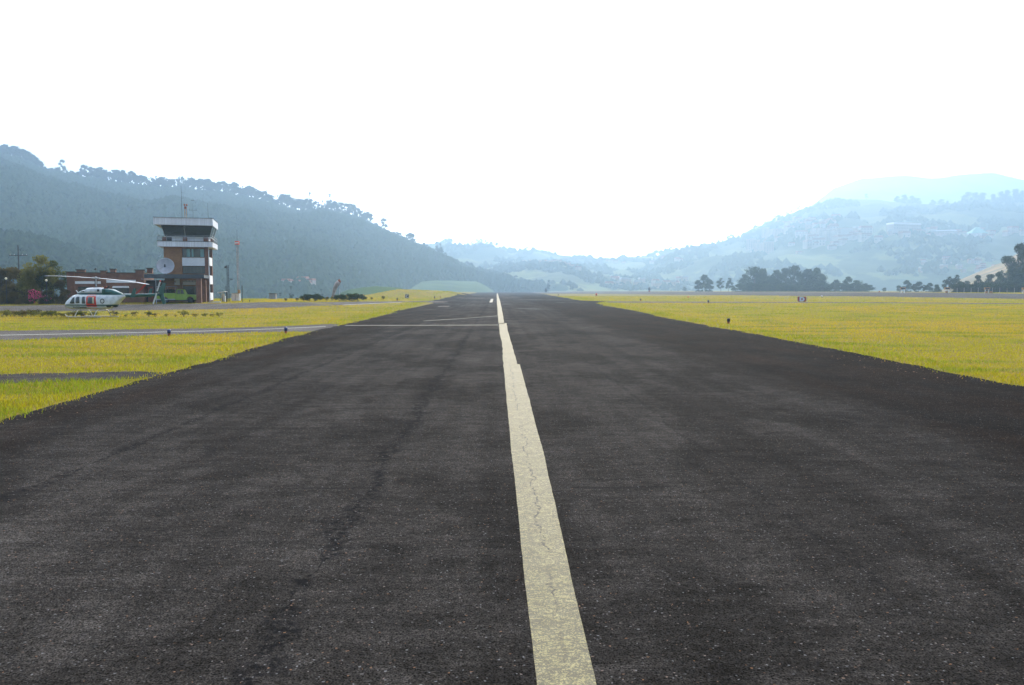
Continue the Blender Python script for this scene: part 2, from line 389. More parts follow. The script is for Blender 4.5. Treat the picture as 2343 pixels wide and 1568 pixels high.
# painted markings
def marking(name, pts, off, m, label, amp=.0008):
    return sheet(name, pts, off, m, label, road=False, grid=0, kind='structure', amp=amp)
def strip_m(name, L, Rr, off, m, label): return marking(name, G(*L) + G(*Rr[::-1]), off, m, label)
cl = [((1151.3, 834.6), (1189, 834.6)), ((1160, 930), (1214, 930)), ((1169, 1030), (1241, 1030)), ((1182, 1150), (1269, 1150)), ((1199, 1320), (1305, 1320)), ((1228, 1568), (1363, 1568)), ((1243, 1700), (1395, 1700))]
strip_m('centre_line', [a for a, b in cl], [b for a, b in cl], .0165, M['paint'], 'cream painted runway centre line, cracked nearest stretch')
strip_m('centre_line_middle', [(1141.2, 740), (1142.7, 762), (1148.3, 786), (1151.2, 836)], [(1158.6, 740), (1162.3, 762), (1170, 786), (1183.5, 836)], .0160, M['paint'], 'cream centre line stretch beyond the step in the paint')
strip_m('centre_line_far', [(1136, 672), (1136.5, 690), (1138, 712), (1140, 741.6)], [(1138.5, 672), (1144, 690), (1148.5, 712), (1153.5, 741.6)], .0160, M['paint'], 'thin far stretch of the cream centre line')
strip_m('taxi_lead_line', [(790, 744.8), (968, 744.6), (1139, 743.8)], [(790, 745.9), (968, 745.6), (1139, 744.9)], .0150, M['paint2'], 'thin white line running left from the centre line')
strip_m('pale_lead_line', [(968, 734.8), (1050, 729.7), (1139, 723)], [(968, 735.5), (1050, 730.3), (1139, 723.6)], .0150, M['paint2'], 'faint pale line slanting left from the centre line')
strip_m('taxi_line', [(0, 766.8), (250, 762.2), (500, 756.8), (640, 752.0), (745, 747.0)], [(0, 768.4), (250, 763.6), (500, 758.0), (640, 753.2), (745, 748.2)], .0110, M['paint3'], 'white line along the middle of the taxiway')
strip_m('apron_line', [(785, 697.6), (901, 692.5), (968, 690.2)], [(785, 698.6), (901, 693.2), (968, 690.9)], .0130, M['paint3'], 'white edge line where the apron meets the runway')
strip_m('pale_patch', [(1123, 684.5), (1119, 692.6)], [(1128.5, 684.5), (1126.5, 692.6)], .0150, M['paint3'], 'short white paint patch left of the far centre line')
strip_m('faded_bar', [(1000, 703), (1005, 700.5)], [(1024, 703), (1031, 700)], .0150, M['taxi'], 'faded pale bar on the far left runway')

# ------------------------------------------------------------------ grass blades
def inpoly(P_, poly):
    x, y = P_[:, 0], P_[:, 1]; c = np.zeros(len(x), bool); n = len(poly)
    xi, yi = poly[:, 0], poly[:, 1]; xj, yj = np.roll(xi, 1), np.roll(yi, 1)
    for a in range(n):
        if yi[a] == yj[a]: continue
        k = ((yi[a] > y) != (yj[a] > y)) & (x < (xj[a] - xi[a]) * (y - yi[a]) / (yj[a] - yi[a]) + xi[a]); c ^= k
    return c
def grass(nbl):
    lo, hi = math.log(10), math.log(330)
    D = np.exp(rng.uniform(lo, hi, nbl) ** 1.0); az = rng.uniform(-.80, .78, nbl)
    x = D * az; y = D.copy(); P2 = np.stack([x, y], 1)
    on = np.zeros(nbl, bool); near = np.zeros(nbl, bool)
    for pl in POLYS:
        on |= inpoly(P2 + rng.normal(0, 1, (nbl, 2)) * np.array([.13, .22]) * (1 + D[:, None] * .012), pl)
    P2 = P2[~on]; D = D[~on]
    for pl in POLYS[:3]:                              # margin = taller, greener
        for dx, dy in ((-.5, 0), (.5, 0), (-1.0, 0), (1.0, 0), (0, -.9), (0, .9)):
            m_ = inpoly(P2 + np.array([dx, dy]) * (1 + D[:, None] * .018), pl)
            if len(near) != len(P2): near = np.zeros(len(P2), bool)
            near |= m_
    n = len(P2)
    z = np.array([gz(a, b) for a, b in P2])
    def field(s_, o_): return np.array([noise.noise(Vector((a * s_[0], b * s_[1], o_))) for a, b in P2])
    f1 = field((.05, .05), 1.0); f2 = field((.22, .5), 5.0); f3 = field((1.2, 1.6), 9.0)
    h = (.036 + .026 * rng.random(n)) * (1 + .5 * f3) * (1 + .9 * np.clip(f2, 0, 1)); h = np.where(near, h * 1.35 + .01, h) * (1 + D * .004)
    wd = .0036 * (D / 10) * rng.uniform(.6, 1.3, n) + .002
    a1 = rng.uniform(0, math.pi, n); lean = rng.normal(0, .5, (n, 2)) * h[:, None]
    dx = np.cos(a1) * wd; dy = np.sin(a1) * wd
    b0 = np.stack([P2[:, 0] - dx, P2[:, 1] - dy, z - .01], 1); b1 = np.stack([P2[:, 0] + dx, P2[:, 1] + dy, z - .01], 1)
    tp = np.stack([P2[:, 0] + lean[:, 0], P2[:, 1] + lean[:, 1], z + h], 1)
    V = np.stack([b0, b1, tp], 1).reshape(-1, 3)
    gold = np.array([.37, .275, .006]); lime = np.array([.285, .262, .006]); green = np.array([.15, .20, .012]); straw = np.array([.36, .23, .02])
    t1 = np.clip(f1 * 1.6 + .5, 0, 1)[:, None]; c = gold * (1 - t1) + lime * t1
    t2 = np.clip((f2 - .10) * 3.5, 0, .85)[:, None]; c = c * (1 - t2) + green * t2
    t3 = np.where(near, .55, 0.0)[:, None] * rng.uniform(.3, 1.2, (n, 1)).clip(0, 1); c = c * (1 - t3) + green * 1.15 * t3
    pk = rng.random(n) < .05; pk &= D < 45; c[pk] = straw; va = np.clip(30 / D, .25, 1)[:, None]; c *= 1 + rng.uniform(-.35, .2, (n, 1)) * va
    col = np.concatenate([np.repeat(c, 3, 0), np.ones((n * 3, 1))], 1)
    sh = np.tile(np.array([.75, .75, 1.1]), n)[:, None]
    col[:, :3] *= 1.0
    return tag(npmesh('grass', V, 3, M['blades'], None, col), 'mown yellow green grass on both sides of the runway', 'grass', kind='stuff')
grass(700000)

# dry leaves and crumbs blown along the pavement edges
def litter(n):
    V = []
    R2 = [p for p in right if p.y < 60]; L2 = [p for p in left if p.y < 60]
    for _ in range(n):
        ch = R2 if random.random() < .75 else L2; i = random.randrange(len(ch) - 1); p = ch[i].lerp(ch[i + 1], random.random()); d = p.length
        off = -abs(random.gauss(0, 1.1)) if ch is R2 else abs(random.gauss(0, .6)); s_ = random.uniform(.012, .035); a_ = random.uniform(0, 6.28)
        c = Vector((p.x + off, p.y, .02 + s_ * .4)); e1 = Vector((math.cos(a_), math.sin(a_), random.uniform(-.3, .3))) * s_; e2 = Vector((-math.sin(a_), math.cos(a_), random.uniform(-.5, .5))) * s_ * .5
        V += [c - e1, c - e2, c + e1, c + e2]
    return tag(npmesh('leaf_litter', np.array([tuple(q) for q in V]), 4, mat('dry_leaf', (.16, .08, .04), .8, .5, 9)), 'dry leaves and crumbs scattered along the runway edges', 'leaf litter', kind='stuff')
litter(260)
# ------------------------------------------------------------------ hills
def interp(L, u):
    if u <= L[0][0]: return L[0][1]
    for (a, b), (c, d) in zip(L, L[1:]):
        if u <= c: return b + (d - b) * (u - a) / (c - a)
    return L[-1][1]
HILLS = {}
def hill(name, ridge, Dr, Db, zb, m, label, us, amp=12, power=.9, seed=0, nt_=46, gully=.0045, back=.5, rough=1.0):
    rows = []
    uu = list(np.arange(us[0], us[1] + .1, us[2]))
    def pt(u, t):
        yr = interp(ridge, u) + rough * noise.noise(Vector((u * .05, seed, 1))) ; dr = interp(Dr, u); db = interp(Db, u)
        y = db + (dr - db) * t; top = at(u, yr, dr); d = ray(u, 665); x = d.x / d.y * y
        if t <= 1:
            g = noise.multi_fractal(Vector((x * gully, y * gully * .6, seed + 3.1)), 1, 2, 5) - 1.0
            z = zb + (top.z - zb) * (t ** power) + amp * g * math.sin(math.pi * min(1, t)) ** .7
        else: z = zb + (top.z - zb) * max(0, 1 - (t - 1) * 1.7)
        return Vector((x, y, z))
    ts = [k / nt_ for k in range(nt_ + 1)] + [1 + back * k / 5 for k in range(1, 6)]
    vs = [pt(u, t) for t in ts for u in uu]; n = len(uu)
    fs = [(j * n + i, j * n + i + 1, (j + 1) * n + i + 1, (j + 1) * n + i) for j in range(len(ts) - 1) for i in range(n - 1)]
    me = bpy.data.meshes.new(name); me.from_pydata(vs, [], fs); me.polygons.foreach_set('use_smooth', [True] * len(fs))
    HILLS[label] = pt
    tag(link(name, me, m), label, kind='structure'); return pt
LR = [(-500, 270), (-100, 335), (0, 350), (60, 362), (110, 388), (170, 398), (250, 414), (350, 427), (450, 436), (530, 444), (600, 458), (640, 470), (690, 482), (760, 485), (810, 496), (850, 516), (900, 538), (960, 562), (1010, 583), (1050, 602), (1100, 618), (1150, 632), (1200, 647), (1250, 662), (1300, 672)]
h_left = hill('hill', LR, [(-500, 1250), (1250, 1500)], [(-500, 420), (700, 620), (1250, 1300)], -26, M['hill_left'], 'long wooded hill descending from the left to the runway end', (-500, 1300, 9), 30, .85, 1)
h_spur = hill('hill', [(-500, 500), (-100, 515), (0, 530), (60, 535), (150, 560), (230, 592), (300, 617), (380, 640), (470, 662), (560, 690)], [(-500, 560), (560, 620)], [(-500, 330), (560, 450)], -26, M['hill_left'], 'low green spur at the foot of the left hill behind the tower', (-500, 560, 9), 8, .8, 2)
h_mound = hill('hill', [(735, 690), (800, 662), (860, 655), (920, 660), (980, 690)], [(735, 430), (980, 430)], [(735, 300), (980, 300)], -25, M['hill_green'], 'small smooth green mound behind the windsock', (735, 980, 7), 1.0, .8, 4)
h_bank = hill('hill', [(930, 660), (965, 645), (1000, 642), (1090, 644), (1112, 655), (1142, 675)], [(930, 1100), (1142, 1150)], [(930, 800), (1142, 900)], -10, M['hill_green'], 'green grassy bank at the far end of the runway on the left', (930, 1142, 5), 3, .6, 5)
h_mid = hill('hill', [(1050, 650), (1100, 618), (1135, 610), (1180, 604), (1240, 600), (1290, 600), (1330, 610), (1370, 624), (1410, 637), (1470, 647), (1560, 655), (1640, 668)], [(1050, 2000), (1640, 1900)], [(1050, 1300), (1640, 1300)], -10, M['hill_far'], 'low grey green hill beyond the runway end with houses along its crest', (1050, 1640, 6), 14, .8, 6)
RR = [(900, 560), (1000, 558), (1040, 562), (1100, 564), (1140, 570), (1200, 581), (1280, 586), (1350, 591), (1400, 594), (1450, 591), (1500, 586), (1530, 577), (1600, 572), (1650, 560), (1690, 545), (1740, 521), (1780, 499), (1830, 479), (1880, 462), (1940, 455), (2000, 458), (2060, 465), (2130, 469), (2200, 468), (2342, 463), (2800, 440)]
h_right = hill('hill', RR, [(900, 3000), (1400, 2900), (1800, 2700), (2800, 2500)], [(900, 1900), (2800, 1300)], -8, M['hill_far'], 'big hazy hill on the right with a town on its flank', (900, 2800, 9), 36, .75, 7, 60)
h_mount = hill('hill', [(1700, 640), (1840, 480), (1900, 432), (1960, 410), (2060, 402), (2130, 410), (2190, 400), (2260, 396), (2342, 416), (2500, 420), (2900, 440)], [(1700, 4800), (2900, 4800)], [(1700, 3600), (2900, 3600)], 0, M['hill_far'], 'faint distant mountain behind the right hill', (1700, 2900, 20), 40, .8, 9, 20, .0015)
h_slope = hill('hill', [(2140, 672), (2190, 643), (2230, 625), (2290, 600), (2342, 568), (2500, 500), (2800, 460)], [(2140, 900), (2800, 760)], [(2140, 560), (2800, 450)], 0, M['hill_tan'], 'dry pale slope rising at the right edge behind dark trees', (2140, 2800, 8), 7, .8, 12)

# ------------------------------------------------------------------ vegetation
def leaves(blobs, n, size, flat=1.0):                # quads scattered through ellipsoid blobs
    blobs = np.array(blobs, float); w_ = blobs[:, 3] * blobs[:, 4] * blobs[:, 5]; k = rng.choice(len(blobs), n, p=w_ / w_.sum())
    d = rng.normal(0, 1, (n, 3)); d /= np.linalg.norm(d, axis=1)[:, None]; r_ = rng.random(n) ** .45
    p = blobs[k, :3] + d * r_[:, None] * blobs[k, 3:6]
    a = rng.normal(0, 1, (n, 3)); a /= np.linalg.norm(a, axis=1)[:, None]; b = np.cross(a, rng.normal(0, 1, (n, 3))); b /= np.linalg.norm(b, axis=1)[:, None]
    s1 = size * rng.uniform(.5, 1.2, n)[:, None]; s2 = s1 * .6
    return np.stack([p - a * s1, p - b * s2, p + a * s1, p + b * s2], 1).reshape(-1, 3)
def crown_blobs(w_, h, n, conical=0.0, base=.3, seed=0):
    r_ = random.Random(seed); L = []
    for i in range(n):
        t = r_.random(); z = h * (base + (1 - base) * t)
        rad = w_ * .5 * ((1 - t * .95) if conical else math.sin(math.pi * min(.97, t * .70 + .24)))
        a = r_.uniform(0, 6.28); q = rad * math.sqrt(r_.random()) * .85
        s_ = (w_ * .15 if not conical else w_ * .10 + rad * .35) * r_.uniform(.5, 1.55)
        L.append((q * math.cos(a), q * math.sin(a), min(z, h - s_ * .6), s_, s_, s_ * (.75 if not conical else .6)))
    return L
def tree_proto(name, w_, h, nb, nl, size, leaf, conical=0, base=.3, seed=0, tr=.02, label='', cat='tree', flowers=None, limbs=5):
    root = empty(name, (0, 0, -500), 0, label, cat)
    bl = crown_blobs(w_, h, nb, conical, base, seed)
    tb = MB(); tb.tube([(0, 0, -.3), (0.01 * h, 0, h * .4), (0, .01 * h, h * .85)], [h * tr, h * tr * .7, h * tr * .2], 7)
    rr = random.Random(seed + 1)
    for i in range(limbs):
        b = rr.choice(bl); z0 = max(h * .12, b[2] * .55); tb.tube([(0, 0, z0), (b[0] * .5, b[1] * .5, (z0 + b[2]) / 2), (b[0], b[1], b[2])], [h * tr * .45, h * tr * .3, h * tr * .1], 5)
    tb.build('trunk', M['bark'], root)
    npmesh('crown', leaves(bl, nl, size), 4, M[leaf], root)
    if flowers: npmesh('blossom', leaves([(b[0], b[1] - .1, b[2], b[3], b[4], b[5]) for b in bl if rr.random() < .5] or bl[:1], flowers[1], size * flowers[2]), 4, M[flowers[0]], root)
    return root
PROTO = {}
def proto(k, *a, **kw): PROTO[k] = (a, kw)
proto('ridge_a', 'ridge_tree', 12, 19, 15, 520, 1.25, 'leaf_far', 0, .38, 1, label='x')
proto('ridge_b', 'ridge_tree', 10, 17, 12, 420, 1.25, 'leaf_far', 0, .45, 2, label='x')
proto('ridge_c', 'ridge_tree', 14, 15, 16, 560, 1.3, 'leaf_far', 0, .35, 3, label='x')
proto('ridge_p', 'pine_tree', 8, 22, 26, 620, 1.0, 'leaf_conifer', 1, .25, 4, label='x')
proto('broad', 'broad_tree', 21, 20, 44, 4600, .62, 'leaf_far', 0, .0, 5, label='x')
proto('broad2', 'broad_tree', 16, 19, 34, 3400, .6, 'leaf_far', 0, .0, 6, label='x')
proto('airy', 'airy_tree', 12, 17, 20, 1700, .5, 'leaf_dark', 0, .3, 7, label='x')
proto('near_dark', 'dark_tree', 12, 17, 40, 7000, .38, 'leaf_dark', 0, .0, 8, label='x')
proto('near_low', 'low_tree', 9, 6.5, 26, 4200, .3, 'leaf_dark', 0, .0, 9, label='x')
proto('yard', 'yard_tree', 6.4, 7.2, 30, 7000, .15, 'leaf_mid', 0, .08, 10, label='x')
proto('yard_dark', 'yard_tree', 6.0, 5.6, 26, 6000, .15, 'leaf_brown', 0, .05, 11, label='x')
used = {}
def place(k, loc, h=None, wscale=1.0, label='', group=None, rz=None):
    H = PROTO[k][0][2]
    s_ = (h or H) / H; rz = random.uniform(0, 6.28) if rz is None else rz
    if k not in used:
        p = used[k] = tree_proto(*PROTO[k][0], **PROTO[k][1]); p.location = loc; p.rotation_euler = (0, 0, rz); p.scale = (s_ * wscale, s_ * wscale, s_); p['label'] = label
        if group: p['group'] = group
        return p
    return dup(used[k], loc, rz, (s_ * wscale, s_ * wscale, s_), label, group)
# trees along the crest of the left hill
u = 12.0; rg = 'trees along the crest of the left hill'
SEG = [(130, 'on the far left summit'), (350, 'left of the tower antennas'), (520, 'above the control tower'), (700, 'between tower and pointed trees'), (850, 'near the pointed trees'), (1300, 'on the low falling end')]
NUM = 'first second third fourth fifth sixth seventh eighth ninth tenth eleventh twelfth thirteenth fourteenth fifteenth sixteenth seventeenth eighteenth nineteenth twentieth'.split(); NUM += ['twenty-' + q for q in NUM[:9]] + ['thirtieth'] + ['thirty-' + q for q in NUM[:9]] + ['fortieth'] + ['forty-' + q for q in NUM[:9]] + ['fiftieth'] * 30
cnt = {}
def nth(key): cnt[key] = cnt.get(key, 0) + 1; return NUM[cnt[key] - 1]
def crest_label(u, k):
    s_ = next(t for q, t in SEG if u < q); kind = {'ridge_a': 'round', 'ridge_b': 'slender', 'ridge_c': 'broad', 'ridge_p': 'pointed'}[k]
    return '%s left hill crest tree, %s from the left %s' % (kind, nth(s_), s_)
while u < 1230:
    dr = interp([(-500, 1250), (1250, 1500)], u)
    t = 1.0 - random.uniform(0, .02); p = h_left(u, t)
    big = 195 < u < 850 or u < 105
    if big:
        hh = random.uniform(18, 26) if u > 195 else random.uniform(14, 22)
        k = random.choice(['ridge_a', 'ridge_b', 'ridge_b', 'ridge_p', 'ridge_p', 'ridge_c']) if u > 140 else 'ridge_c'
        place(k, (p.x, p.y, p.z - 3.2), hh, random.uniform(.75, 1.15), crest_label(u, k), rg); u += random.uniform(2.8, 5.6)
    else:
        k = random.choice(['ridge_a', 'ridge_c', 'ridge_b']); place(k, (p.x, p.y, p.z - 4), random.uniform(8, 14), 1.3, 'low ' + crest_label(u, k), rg); u += random.uniform(6, 13)
def crest(hf, u, h, k, label, ws=1.0, t=1.0, group=None, sink=1.0):
    p = hf(u, t); return place(k, (p.x, p.y, p.z - sink), h, ws, label, group)
crest(h_left, 153, 22, 'ridge_a', 'isolated taller tree left of the notch on the left hill crest', .9)
crest(h_left, 712, 36, 'ridge_p', 'tallest pointed tree on the left hill crest')
crest(h_left, 758, 34, 'ridge_p', 'second pointed tree, just right of the tallest on the left crest', 1.1)
crest(h_left, 880, 24, 'ridge_a', 'round open crowned tree alone on the falling left crest', 1.1)
crest(h_left, 938, 17, 'ridge_c', 'dark rounded tree lower on the falling left crest', 1.2)
crest(h_left, 1000, 22, 'ridge_p', 'left one of the two dark pointed trees low on the left crest', .9)
crest(h_left, 1008, 22, 'ridge_p', 'right one of the two dark pointed trees low on the left crest', 1.3)
# far crest trees
for u, h, ws, k in ((1018, 22, 1.3, 'ridge_c'), (1028, 26, 1.4, 'ridge_c'), (1052, 14, 1.3, 'ridge_c'), (1068, 18, 1.3, 'ridge_a'), (1080, 20, 1.3, 'ridge_a'), (1092, 28, 1.2, 'ridge_a'), (1101, 30, 1.2, 'ridge_a'), (1112, 28, 1.3, 'ridge_a'), (1124, 24, 1.2, 'ridge_b'), (1136, 24, 1.2, 'ridge_b')):
    crest(h_right, u, h * 1.0, k, 'pale hazy tree in the clump on the far crest above the runway end', ws, group='trees on the far middle crest')
for u, h in ((1193, 18), (1205, 26), (1222, 20), (1232, 20), (1246, 20), (1254, 18), (1302, 8), (1342, 8)):
    crest(h_right, u, h, 'ridge_a', 'small round tree in the gap between the clumps of the far crest', 1.1, group='small trees on the far crest')
u = 1500
while u < 1830:
    crest(h_right, u, random.uniform(9, 22), random.choice(['ridge_a', 'ridge_c', 'ridge_b']), 'faint tree on the rising left shoulder of the right hill', random.uniform(1, 1.5), group='trees on the shoulder of the right hill'); u += random.uniform(6, 15)
for u, h, ws in ((1668, 26, .9), (1823, 18, .8), (1975, 20, 1.2), (2045, 22, 1.2), (2062, 30, 1.2), (2078, 28, 1.4), (2092, 20, 1.4), (2125, 18, 1.5), (2145, 20, 1.5), (2160, 14, 1.5), (2205, 42, 1.1), (2222, 40, 1.2), (2240, 38, 1.2), (2262, 32, 1.1), (2280, 40, 1.0), (2295, 44, 1.0), (2312, 46, 1.1), (2330, 40, 1.2), (2350, 38, 1.2)):
    crest(h_right, u, h, 'broad' if u > 2040 else 'ridge_a', 'pale hazy tree on the top crest of the right hill, %s from the left' % nth('rt'), ws * (.8 if u > 2040 else 1), group='trees on the top of the right hill')
# woods on the left hill: uncountable
def canopy(hf, u0, u1, n, rr_, name, label, thr=-9, seed=1, m='leaf_far', tmin=.04, tmax=1.0, only=None):
    V = []; base = [Vector(q) for q in ((0, 0, 1), (.95, 0, .25), (.3, .9, .3), (-.77, .56, .2), (-.77, -.56, .3), (.3, -.9, .2))]
    tri = [(0, 1, 2), (0, 2, 3), (0, 3, 4), (0, 4, 5), (0, 5, 1)]; low = [(1, 2), (2, 3), (3, 4), (4, 5), (5, 1)]
    for _ in range(n):
        u = random.uniform(u0, u1); t = random.uniform(tmin, tmax) ** .8; p = hf(u, t)
        if noise.noise(Vector((p.x * .006, p.y * .006, seed))) < thr: continue
        if only and not only(p): continue
        s_ = random.uniform(*rr_); a = random.uniform(0, 6.28); ca, sa = math.cos(a), math.sin(a)
        q = [Vector(((b.x * ca - b.y * sa) * s_ * random.uniform(.8, 1.15), (b.x * sa + b.y * ca) * s_ * random.uniform(.8, 1.15), b.z * s_ * random.uniform(.9, 1.5))) + p for b in base]
        for x_, y_, z_ in tri: V += [q[x_], q[y_], q[z_]]
        for x_, y_ in low:
            m_ = (q[x_] + q[y_]) / 2; V += [q[x_], q[y_], Vector((m_.x, m_.y, m_.z - s_))]
    return tag(npmesh(name, np.array([tuple(q) for q in V]), 3, M[m]), label, 'woodland', kind='stuff')
canopy(h_left, -150, 1245, 25000, (3, 6.5), 'woodland', 'dense blue green woodland covering the left hill', -.75, 1, tmax=.985)
canopy(h_spur, -150, 520, 3500, (1.5, 3.4), 'woodland', 'scattered woodland on the low spur behind the tower', -.3, 22)
canopy(h_mid, 1060, 1600, 1500, (4, 9), 'woodland', 'patchy woodland on the low middle hill', -.05, 3)
canopy(h_right, 1000, 2500, 6000, (6, 14), 'woodland', 'hazy woodland patches on the big right hill', .02, 4)
# ------------------------------------------------------------------ materials of built things
def brickmat(name, c1, c2, mort):
    m = bpy.data.materials.new(name); m.use_nodes = True; n, l = nodes(m); p = n['Principled BSDF']; p.inputs['Roughness'].default_value = .9
    tc = n.new('ShaderNodeTexCoord'); sx = n.new('ShaderNodeSeparateXYZ'); l.new(tc.outputs['Object'], sx.inputs[0])
    ad = n.new('ShaderNodeMath'); l.new(sx.outputs[0], ad.inputs[0]); l.new(sx.outputs[1], ad.inputs[1])
    cb = n.new('ShaderNodeCombineXYZ'); l.new(ad.outputs[0], cb.inputs[0]); l.new(sx.outputs[2], cb.inputs[1])
    br = n.new('ShaderNodeTexBrick'); br.inputs['Scale'].default_value = 1; br.inputs['Brick Width'].default_value = .26; br.inputs['Row Height'].default_value = .09; br.inputs['Mortar Size'].default_value = .008
    br.inputs['Color1'].default_value = (*c1, 1); br.inputs['Color2'].default_value = (*c2, 1); br.inputs['Mortar'].default_value = (*mort, 1); l.new(cb.outputs[0], br.inputs[0])
    nz = n.new('ShaderNodeTexNoise'); nz.inputs['Scale'].default_value = 1.2; nz.inputs['Detail'].default_value = 5; l.new(tc.outputs['Object'], nz.inputs['Vector'])
    mr = n.new('ShaderNodeMapRange'); l.new(nz.outputs[0], mr.inputs[0]); mr.inputs[1].default_value = .3; mr.inputs[2].default_value = .7; mr.inputs[3].default_value = .75; mr.inputs[4].default_value = 1.2
    mx = n.new('ShaderNodeMix'); mx.data_type = 'RGBA'; mx.blend_type = 'MULTIPLY'; mx.inputs[0].default_value = 1
    l.new(br.outputs[0], mx.inputs[6]); l.new(mr.outputs[0], mx.inputs[7]); l.new(mx.outputs[2], p.inputs['Base Color']); return m
M['brick'] = brickmat('red_brick', (.22, .095, .05), (.18, .072, .04), (.13, .08, .06))
M['brick_tan'] = brickmat('tan_brick', (.36, .17, .065), (.30, .14, .055), (.16, .10, .06))
M['white'] = mat('white_paint', (.72, .72, .74), .6, .06, 2.5)
M['ribbed'] = mat('white_metal_cladding', (.62, .63, .68), .5, .22, 4, stretch=(3.5, 3.5, .02))
M['grey'] = mat('grey_metal', (.32, .33, .35), .5, .12, 3, metal=.3)
M['dark'] = mat('dark_metal', (.03, .032, .035), .6, .2, 4)
M['roofdark'] = mat('dark_roof_sheet', (.055, .065, .075), .6, .2, 2)
M['concrete'] = mat('concrete', (.30, .29, .27), .85, .15, 3, bump=.3)
M['cap'] = mat('dark_coping', (.075, .065, .05), .9, .2, 3)
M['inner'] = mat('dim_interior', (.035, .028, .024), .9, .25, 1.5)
M['curtain'] = mat('pale_curtain', (.25, .42, .42), .9, .25, 8, stretch=(6, 1, .1))
def glass(name, c, rough=.08):
    m = mat(name, c, rough, .15, .5, spec=.6); return m
M['glass'] = glass('window_glass', (.022, .034, .034), .15); M['cabglass'] = glass('tinted_cab_glass', (.008, .02, .010), .15)
M['rust'] = mat('rusty_red_paint', (.25, .07, .04), .7, .3, 6); M['redw'] = mat('signal_red', (.55, .07, .03), .5, .1, 3)
M['orange'] = mat('faded_orange', (.36, .19, .055), .7, .25, 3); M['blue'] = mat('deep_blue_lens', (.012, .02, .10), .25, .1, 3, spec=.6)
M['lime'] = mat('lime_green_paint', (.22, .34, .025), .4, .12, 1.5, coat=.3); M['tyre'] = mat('tyre_rubber', (.02, .02, .02), .9, .1, 5)
M['globe'] = mat('frosted_globe', (.8, .72, .5), .3, .05, 3); M['cream'] = mat('cream_render', (.5, .42, .3), .85, .15, 2)
M['signred'] = mat('sign_red_board', (.32, .06, .03), .6, .2, 3); M['signblack'] = mat('sign_black_board', (.02, .02, .022), .6, .2, 3)
M['letter'] = mat('sign_white_letter', (.65, .66, .68), .6, .05, 3); M['sock'] = mat('faded_windsock_cloth', (.30, .27, .26), .9, .25, 2)
M['dish'] = mat('weathered_dish_white', (.42, .43, .48), .6, .12, 2.2)
M['housew'] = mat('pale_house_wall', (.38, .32, .28), .9, .2, .08); M['houser'] = mat('clay_roof', (.28, .12, .07), .9, .25, .1); M['houset'] = mat('tan_house_wall', (.34, .24, .17), .9, .2, .08)
M['greenroof'] = mat('pale_green_roof', (.2, .42, .36), .8, .1, .2)

def text(name, body, size, m, parent, mtx, ext=.004, bold=.0, sx=1.0):
    cu = bpy.data.curves.new(name + '_c', 'FONT'); cu.body = body; cu.size = size; cu.align_x = 'CENTER'; cu.align_y = 'CENTER'; cu.extrude = ext; cu.offset = bold
    t = bpy.data.objects.new(name + '_t', cu); C.objects.link(t)
    dg = bpy.context.evaluated_depsgraph_get(); me = bpy.data.meshes.new_from_object(t.evaluated_get(dg)); bpy.data.objects.remove(t)
    me.transform(mtx @ Matrix.Diagonal((sx, 1, 1, 1))); me.materials.clear(); me.name = name
    return link(name, me, m, parent)
def base(u, y):
    d = ray(u, 690); x = d.x / d.y * y; return Vector((x, y, gz(x, y)))
def zz(u, v, y): return at(u, v, y).z
FR = Matrix.Rotation(R(90), 4, 'X')            # text standing up, facing -y

# ------------------------------------------------------------------ tower compound frame
AL = R(14.5); E = Vector((math.cos(AL), math.sin(AL), 0)); B = Vector((-math.sin(AL), math.cos(AL), 0))
def c1(cx, cy): return (150 + cx / 2.8) / 1.6533, (660 + cy / 2.8) / 1.6533
u0, v0 = c1(1800, 1345); O = at(u0, 692, 114.0); O.z = gz(O.x, O.y)
def L(cx, cy, back=0.0):                      # crop pixel -> (local x, height above base) on the plane 'back' metres behind the tower front
    u, v = c1(cx, cy); d = ray(u, v); o = Vector((0, 0, EYE)); q = O + B * back
    k = (q - o).dot(B) / d.dot(B); p = o + d * k; return (p - O).dot(E), p.z - O.z
def X(cx, back=0.0): return L(cx, 1000, back)[0]
def Z(cy, cx=1500, back=0.0): return L(cx, cy, back)[1]
tw = empty('control_tower', O, AL, 'brick airport control tower with slanted dark glass cab and white flat roof', 'control tower')
xl, xm, xp = X(1318), X(1510), X(1750); D_ = 5.9
zs0, zs1 = Z(770), Z(715)
b = MB(); b.box(xl, xm, 0, D_, -.3, zs0 - .003).box(xm, xp, .45, D_ - .02, -.3, zs0 - .005).box(xp, 0, 0, .85, -.3, zs0 - .003).box(xp, -.25, .85, D_ - .7, -.3, zs0 - .006).box(xp, 0, D_ - .7, D_, -.3, zs0 - .003)
tww = b.build('wall', [M['brick_tan'], M['brick']], tw)
for pl in tww.data.polygons:
    if pl.center.x > xp - .05: pl.material_index = 1
